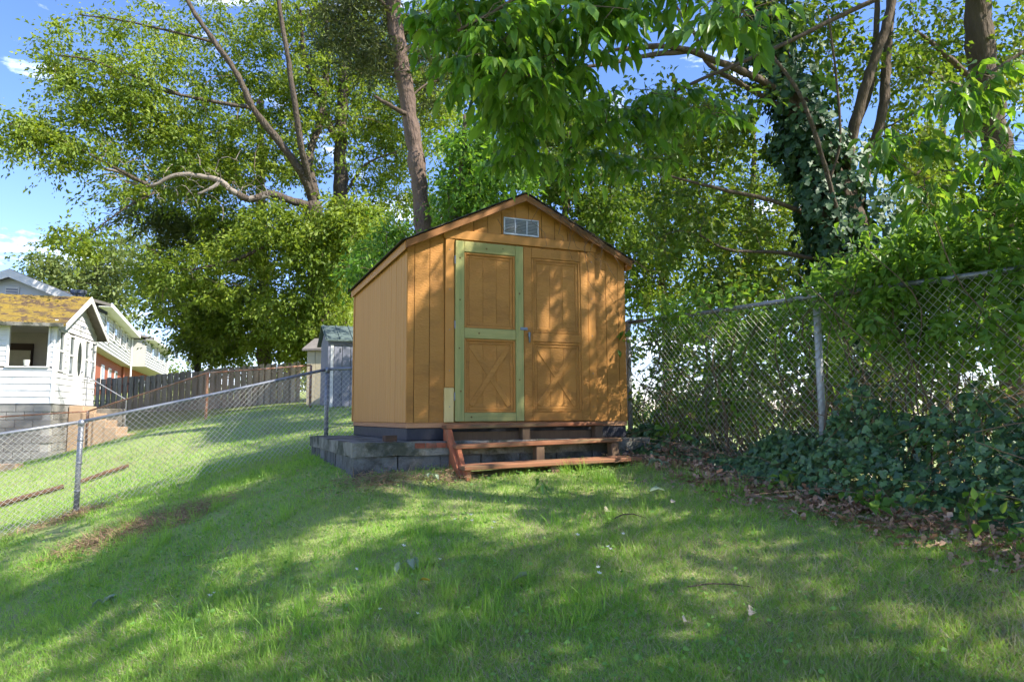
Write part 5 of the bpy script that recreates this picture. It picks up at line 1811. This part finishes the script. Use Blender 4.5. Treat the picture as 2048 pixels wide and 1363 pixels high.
def vnoise(X, Y, s, seed=0):
    return (np.sin(X * s + 1.3 * seed) * np.sin(Y * s * 1.1 + 2.1 * seed) + .6 * np.sin((X + Y) * s * 1.9 + seed) * np.sin((X - Y) * s * 2.3 + 3 * seed) + .4 * np.sin(X * s * 4.3 + 2) * np.sin(Y * s * 4.9 + seed)) / 2
def bare(X, Y):
    """0..1 bare soil patches"""
    q = pix(np.stack([X, Y, gz(X, Y)], 1))
    pts = [(200, 1085, 60, 22), (300, 1050, 70, 22), (380, 1030, 60, 22), (150, 1100, 40, 18), (90, 1060, 110, 16), (760, 965, 80, 14), (900, 962, 50, 10)]
    b = np.zeros(len(X))
    for px, py, a, c in pts:
        b = np.maximum(b, np.exp(-((q[:, 0] - px) / a) ** 2 - ((q[:, 1] - py) / c) ** 2))
    return b
def grass(name, label, n, D0, D1, hgt, wid, leaf, tpl, seed, power, lean=.5, dry=False, xtra=None):
    r = np.random.default_rng(seed)
    X, Y = pick_ground(n, D0, D1, seed, power)
    k = shed_free(X, Y) & bank_free(X, Y, r)
    X, Y = X[k], Y[k]
    k = r.random(len(X)) > 1.1 * bare(X, Y)
    if dry:
        k &= r.random(len(X)) < np.clip(.45 + .9 * vnoise(X, Y, 2.2, 3) + .22 * X + .35 * (Y < 4.2), .08, 1)
    else:
        k &= r.random(len(X)) < np.clip(.90 + .6 * vnoise(X, Y, 2.7, 1) - .12 * np.clip(X, 0, 3), .25, 1)
    if xtra is not None:
        k &= xtra(X, Y, r)
    X, Y = X[k], Y[k]
    Z = gz(X, Y) - .004
    N = len(X)
    pos = np.stack([X, Y, Z], 1)
    tall = 1 + .55 * vnoise(X, Y, 1.9, 5)
    h = hgt * r.uniform(.5, 1.35, N) * np.clip(tall, .55, 1.8)
    ax = r.normal(size=(N, 3)) * lean * np.array([1, 1, .1]) + np.array([0, 0, 1.])
    nr = r.normal(size=(N, 3)) + np.array([0, -.3, .0])
    w = wid * r.uniform(.7, 1.3, N)
    o = soup(name, leaf, None, tpl, pos, ax, nr, h, w)
    kind(o, 'stuff')
    tag(o, label, 'grass')
    return o
grass('lawn_grass', 'green lawn grass covering the slope in front of the shed', 330000, 2.2, 7.6, .052, .0038, L_GRASS, T_BLADE, 201, 1.75)
grass('far_grass', 'short mown grass on the slope beyond the grey fence', 120000, 7.4, 24, .06, .011, L_GRASS, T_BLADE1, 202, 1.5)
grass('dry_grass', 'straw coloured dead blades matted in the lawn', 300000, 2.2, 9.0, .065, .0036, L_GRASSDRY, T_BLADE1, 203, 1.75, 1.6, True)

def tufts():
    r = np.random.default_rng(204)
    pos = []
    for _ in range(900):
        px = r.uniform(-50, 2048)
        Y = r.uniform(3.0, 7.3)
        x = (px - 1024) / F * Y
        if vnoise(np.array([x]), np.array([Y]), 1.3, 7)[0] < .12:
            continue
        m_ = r.integers(14, 34)
        pos.append(np.stack([x + r.normal(0, .035, m_), Y + r.normal(0, .035, m_)], 1))
    pos = np.concatenate(pos)
    k = shed_free(pos[:, 0], pos[:, 1]) & bank_free(pos[:, 0], pos[:, 1], r)
    pos = pos[k]
    P = np.stack([pos[:, 0], pos[:, 1], gz(pos[:, 0], pos[:, 1])], 1)
    N = len(P)
    o = soup('grass_tufts', L_GRASS, None, T_BLADE, P, r.normal(size=(N, 3)) * np.array([.35, .35, 0]) + np.array([0, 0, 1.]), r.normal(size=(N, 3)), r.uniform(.08, .17, N), r.uniform(.003, .005, N))
    kind(o, 'stuff')
    tag(o, 'taller tufts of grass standing out of the lawn', 'grass')
tufts()

def weeds():
    r = np.random.default_rng(205)
    X, Y = pick_ground(52000, 2.6, 10.0, 206, 1.3)
    q = pix(np.stack([X, Y, gz(X, Y)], 1))
    reg = np.exp(-((q[:, 0] - 640) / 150) ** 2 - ((q[:, 1] - 960) / 45) ** 2) + .8 * np.exp(-((q[:, 0] - 250) / 260) ** 2 - ((q[:, 1] - 1130) / 80) ** 2) + .8 * np.exp(-((q[:, 0] - 460) / 80) ** 2 - ((q[:, 1] - 1030) / 25) ** 2) + .5 * np.exp(-((q[:, 0] - 1150) / 200) ** 2 - ((q[:, 1] - 945) / 25) ** 2) + .11
    k = (r.random(len(X)) < reg) & shed_free(X, Y) & bank_free(X, Y, r)
    X, Y = X[k], Y[k]
    N = len(X)
    P = np.stack([X, Y, gz(X, Y) + r.uniform(.01, .05, N)], 1)
    ln = r.uniform(.016, .034, N)
    o = soup('ground_weeds', L_WEED, None, T_OVATE, P, r.normal(size=(N, 3)) * np.array([1, 1, .2]), np.array([0, 0, 1.]) + r.normal(size=(N, 3)) * .35, ln, ln * .95)
    kind(o, 'stuff')
    tag(o, 'low round leaved weeds creeping through the lawn left of the shed', 'weeds')
weeds()

def debris():
    r = np.random.default_rng(207)
    XY = []
    for px, py, a_, c_, n_ in ((200, 1085, 55, 12, 1000), (300, 1052, 65, 11, 1300), (385, 1030, 50, 10, 1000), (140, 1100, 45, 11, 500), (60, 1060, 70, 6, 350), (150, 1030, 40, 7, 900), (760, 965, 70, 8, 900), (900, 960, 40, 6, 400)):
        c = ground_at_pixel(px, py)
        D = c[1]
        XY.append(np.stack([c[0] + r.normal(0, a_ / F * D * .75, n_), D + r.normal(0, c_ / F * D * D / 1.2 * .75, n_)], 1))
    XY = np.concatenate(XY)
    X, Y = XY[:, 0], XY[:, 1]
    k = shed_free(X, Y)
    X, Y = X[k], Y[k]
    N = len(X)
    P = np.stack([X, Y, gz(X, Y) + r.uniform(.0, .05, N)], 1)
    o = soup('dry_clippings', L_STRAW, None, T_BLADE1, P, r.normal(size=(N, 3)) * np.array([1, 1, .25]), np.array([0, 0, 1.]) + r.normal(size=(N, 3)) * .5, r.uniform(.04, .13, N), r.uniform(.004, .009, N))
    kind(o, 'stuff')
    tag(o, 'brown heap of dry clippings and soil on the lawn left of the foundation', 'debris')
debris()

# ------------------------------------------------------------------ small single things on the lawn
FL = [(1210, 1038, .10, L_PALE, T_OVATE, 'pale pink curled leaf standing up in the sunlit patch of lawn'),
      (1343, 1022, .06, L_PALE, T_OVATE, 'small round pale leaf in the lawn right of the sunlit patch'),
      (1058, 1172, .11, L_WILT, T_OVATE, 'pale green curled leaf lying in the middle foreground of the lawn'),
      (860, 1182, .07, L_YELLOWLEAF, T_OVATE, 'bright yellow leaf lying on the lawn'),
      (1368, 1268, .09, L_PALE, T_OVATE, 'long pale brown leaf on the lawn at the lower right of centre'),
      (1500, 1258, .09, L_PALE, T_OAK, 'greyish flat leaf on the lawn in the right foreground'),
      (1300, 998, .12, L_WILT, T_OVATE, 'silvery green leaf on the lawn below the right end of the steps'),
      (372, 1128, .11, L_WILT, T_OVATE, 'long pale green leaf lying among weeds on the left lawn'),
      (1840, 1008, .12, L_LITTER, T_OAK, 'large tan oak leaf at the edge of lawn and leaf litter'),
      (1770, 945, .09, L_LITTER, T_OAK, 'curled orange brown oak leaf caught on the ivy bank')]
for i, (px, py, s, m_, tpl, lab) in enumerate(FL):
    p_ = ground_at_pixel(px, py)
    r = np.random.default_rng(300 + i)
    tv, tf = tpl
    v = tv * np.array([s, s * .75, s * 1.6])
    v[:, 2] += .25 * s * (v[:, 1] / s) ** 2 * 2
    o = obj('fallen_leaf', tri_mesh('fallen_leaf', v, tf, True), m_)
    o.location = p_ + np.array([0, 0, .055])
    o.rotation_euler = (r.uniform(.2, .7), r.uniform(-.5, .2), r.uniform(-.6, 3.5))
    tag(o, lab, 'leaf', 'fallen leaves on the lawn')

for i, (px, py, lab) in enumerate([(785, 1150, 'wilted pale green leaf sprig drooping on the open lawn'), (1335, 945, 'wilted silvery sprig standing in grass right of the steps'),
                                   (880, 968, 'small pale leaved sprig at the foot of the foundation left of the steps'), (180, 1225, 'wilted yellow green sprig lying in the lower left grass'),
                                   (1100, 1005, 'dark green leafy sprig lying in the grass before the steps')]):
    p_ = ground_at_pixel(px, py)
    r = np.random.default_rng(330 + i)
    root = thing('wilted_sprig', lab, 'sprig', p_, 0, 'leaf sprigs on the lawn')
    d = np.array([r.uniform(-1, 1), r.uniform(-.5, .5), .15])
    d /= np.linalg.norm(d)
    tubes_fast('stem', L_WILT, root, [np.array([[0, 0, .03], d * .08 + [0, 0, .07], d * .17 + [0, 0, .05]])], [(.0025, .0015)], (0, 0, 0), 4)
    me = tri_mesh('leaf', T_OVATE[0] * np.array([1, .42, 1.5]), T_OVATE[1], True)
    me.materials.append(L_WILT if i != 4 else L_WEED)
    for k in range(7):
        lf = obj('leaf', me, None, root)
        lf.location = d * (.04 + .02 * k) + np.array([0, 0, .075])
        lf.scale = [r.uniform(.07, .10)] * 3
        lf.rotation_euler = (r.uniform(-.5, .5), r.uniform(.1, .8), r.uniform(-3, 3))

fm = MB()
for k in range(6):
    a = k * math.pi / 3
    c, s = math.cos(a), math.sin(a)
    fm.add([(0, 0, .10), (c * .012 - s * .005, s * .012 + c * .005, .112), (c * .024, s * .024, .116), (c * .012 + s * .005, s * .012 - c * .005, .112)], [(0, 1, 2), (0, 2, 3)])
fmesh = None
stem_me = MB().tube([(0, 0, -.01), (.003, .002, .05), (0, 0, .10)], .0016, 4)
for i, (px, py) in enumerate([(940, 1035), (945, 1048), (915, 1042), (985, 1050), (978, 1060), (800, 1102), (878, 1124), (1150, 1080), (1245, 1070), (1215, 1105), (1222, 1103), (1190, 1155), (1197, 1142), (762, 1225), (828, 1240), (420, 1200), (432, 1192), (412, 1205), (705, 1140)]):
    p_ = ground_at_pixel(px, py + 14)
    if fmesh is None:
        stem = stem_me
        mb = MB()
        mb.add(fm.v, fm.f)
        me = bpy.data.meshes.new('white_flower')
        mb.add(stem.v, stem.f)
        me.from_pydata(mb.v, [], mb.f)
        me.materials.append(L_PETAL)
        me.materials.append(L_GRASS)
        for k_, pl in enumerate(me.polygons):
            pl.material_index = 0 if k_ < 12 else 1
        fmesh = me
    o = obj('white_flower', fmesh, None)
    o.location = p_
    o.rotation_euler = (random.uniform(.1, .6), random.uniform(-.4, .4), random.uniform(0, 6))
    o.scale = [random.uniform(.5, .75)] * 3
    tag(o, 'tiny white star shaped flower standing in the lawn', 'flower', 'white flowers in the lawn')

tw = ground_at_pixel(1255, 1045)
o = MB().tube([(-.10, 0, .02), (-.03, .01, .05), (.04, .0, .055), (.12, -.02, .03)], [.005, .004, .004, .002], 6).build('twig', DARKBARK, None)
o.location = tw
tag(o, 'thin brown twig lying in the sunlit patch of lawn', 'twig')
tw = ground_at_pixel(1440, 1190)
o = MB().tube([(-.16, .02, .03), (-.05, .0, .05), (.06, .01, .045), (.18, 0, .03)], [.004, .004, .003, .002], 6).build('twig', BARK, None)
o.location = tw
tag(o, 'long thin grey twig lying in the right foreground lawn', 'twig')

# dead vine strands on the shed gable
def shed_vine():
    root = thing('dead_vine', 'thin leafless vine hanging over the right slope of the shed gable', 'vine', shedpt(W_ - .2, -.17, 1.7), YAW)
    o = np.array([W_ - .2, -.17, 1.7])
    r = np.random.default_rng(15)
    paths = []
    for k in range(16):
        u = r.uniform(1.25, W_ + .12)
        z = roof_z(min(u, W_ + .1)) + .02
        p = np.array([u, -.118, z])
        pts = [p]
        for j in range(r.integers(4, 8)):
            p = p + np.array([r.normal(.02, .06), r.normal(0, .008), -abs(r.normal(.05, .05))])
            p[1] = min(p[1], -.113 if p[2] > roof_z(min(max(p[0], 0), W_)) - .12 else -.05)
            pts.append(p)
        paths.append(np.array(pts) - o)
    for k in range(5):
        us = np.linspace(1.2 + .1 * k, W_ + .1, 10)
        paths.append(np.stack([us, np.full(10, -.12) + r.normal(0, .006, 10), np.array([roof_z(min(q, W_)) for q in us]) - .02 + r.normal(0, .025, 10)], 1) - o)
    paths.append(np.array([[.93, -.03, 2.06], [.97, -.03, 1.99], [1.0, -.04, 1.94], [1.08, -.04, 1.99], [1.2, -.04, 1.96]]) - o)
    tubes_fast('strands', VINE, root, paths, [(.0035, .0015)] * len(paths), (0, 0, 0), 4)
shed_vine()
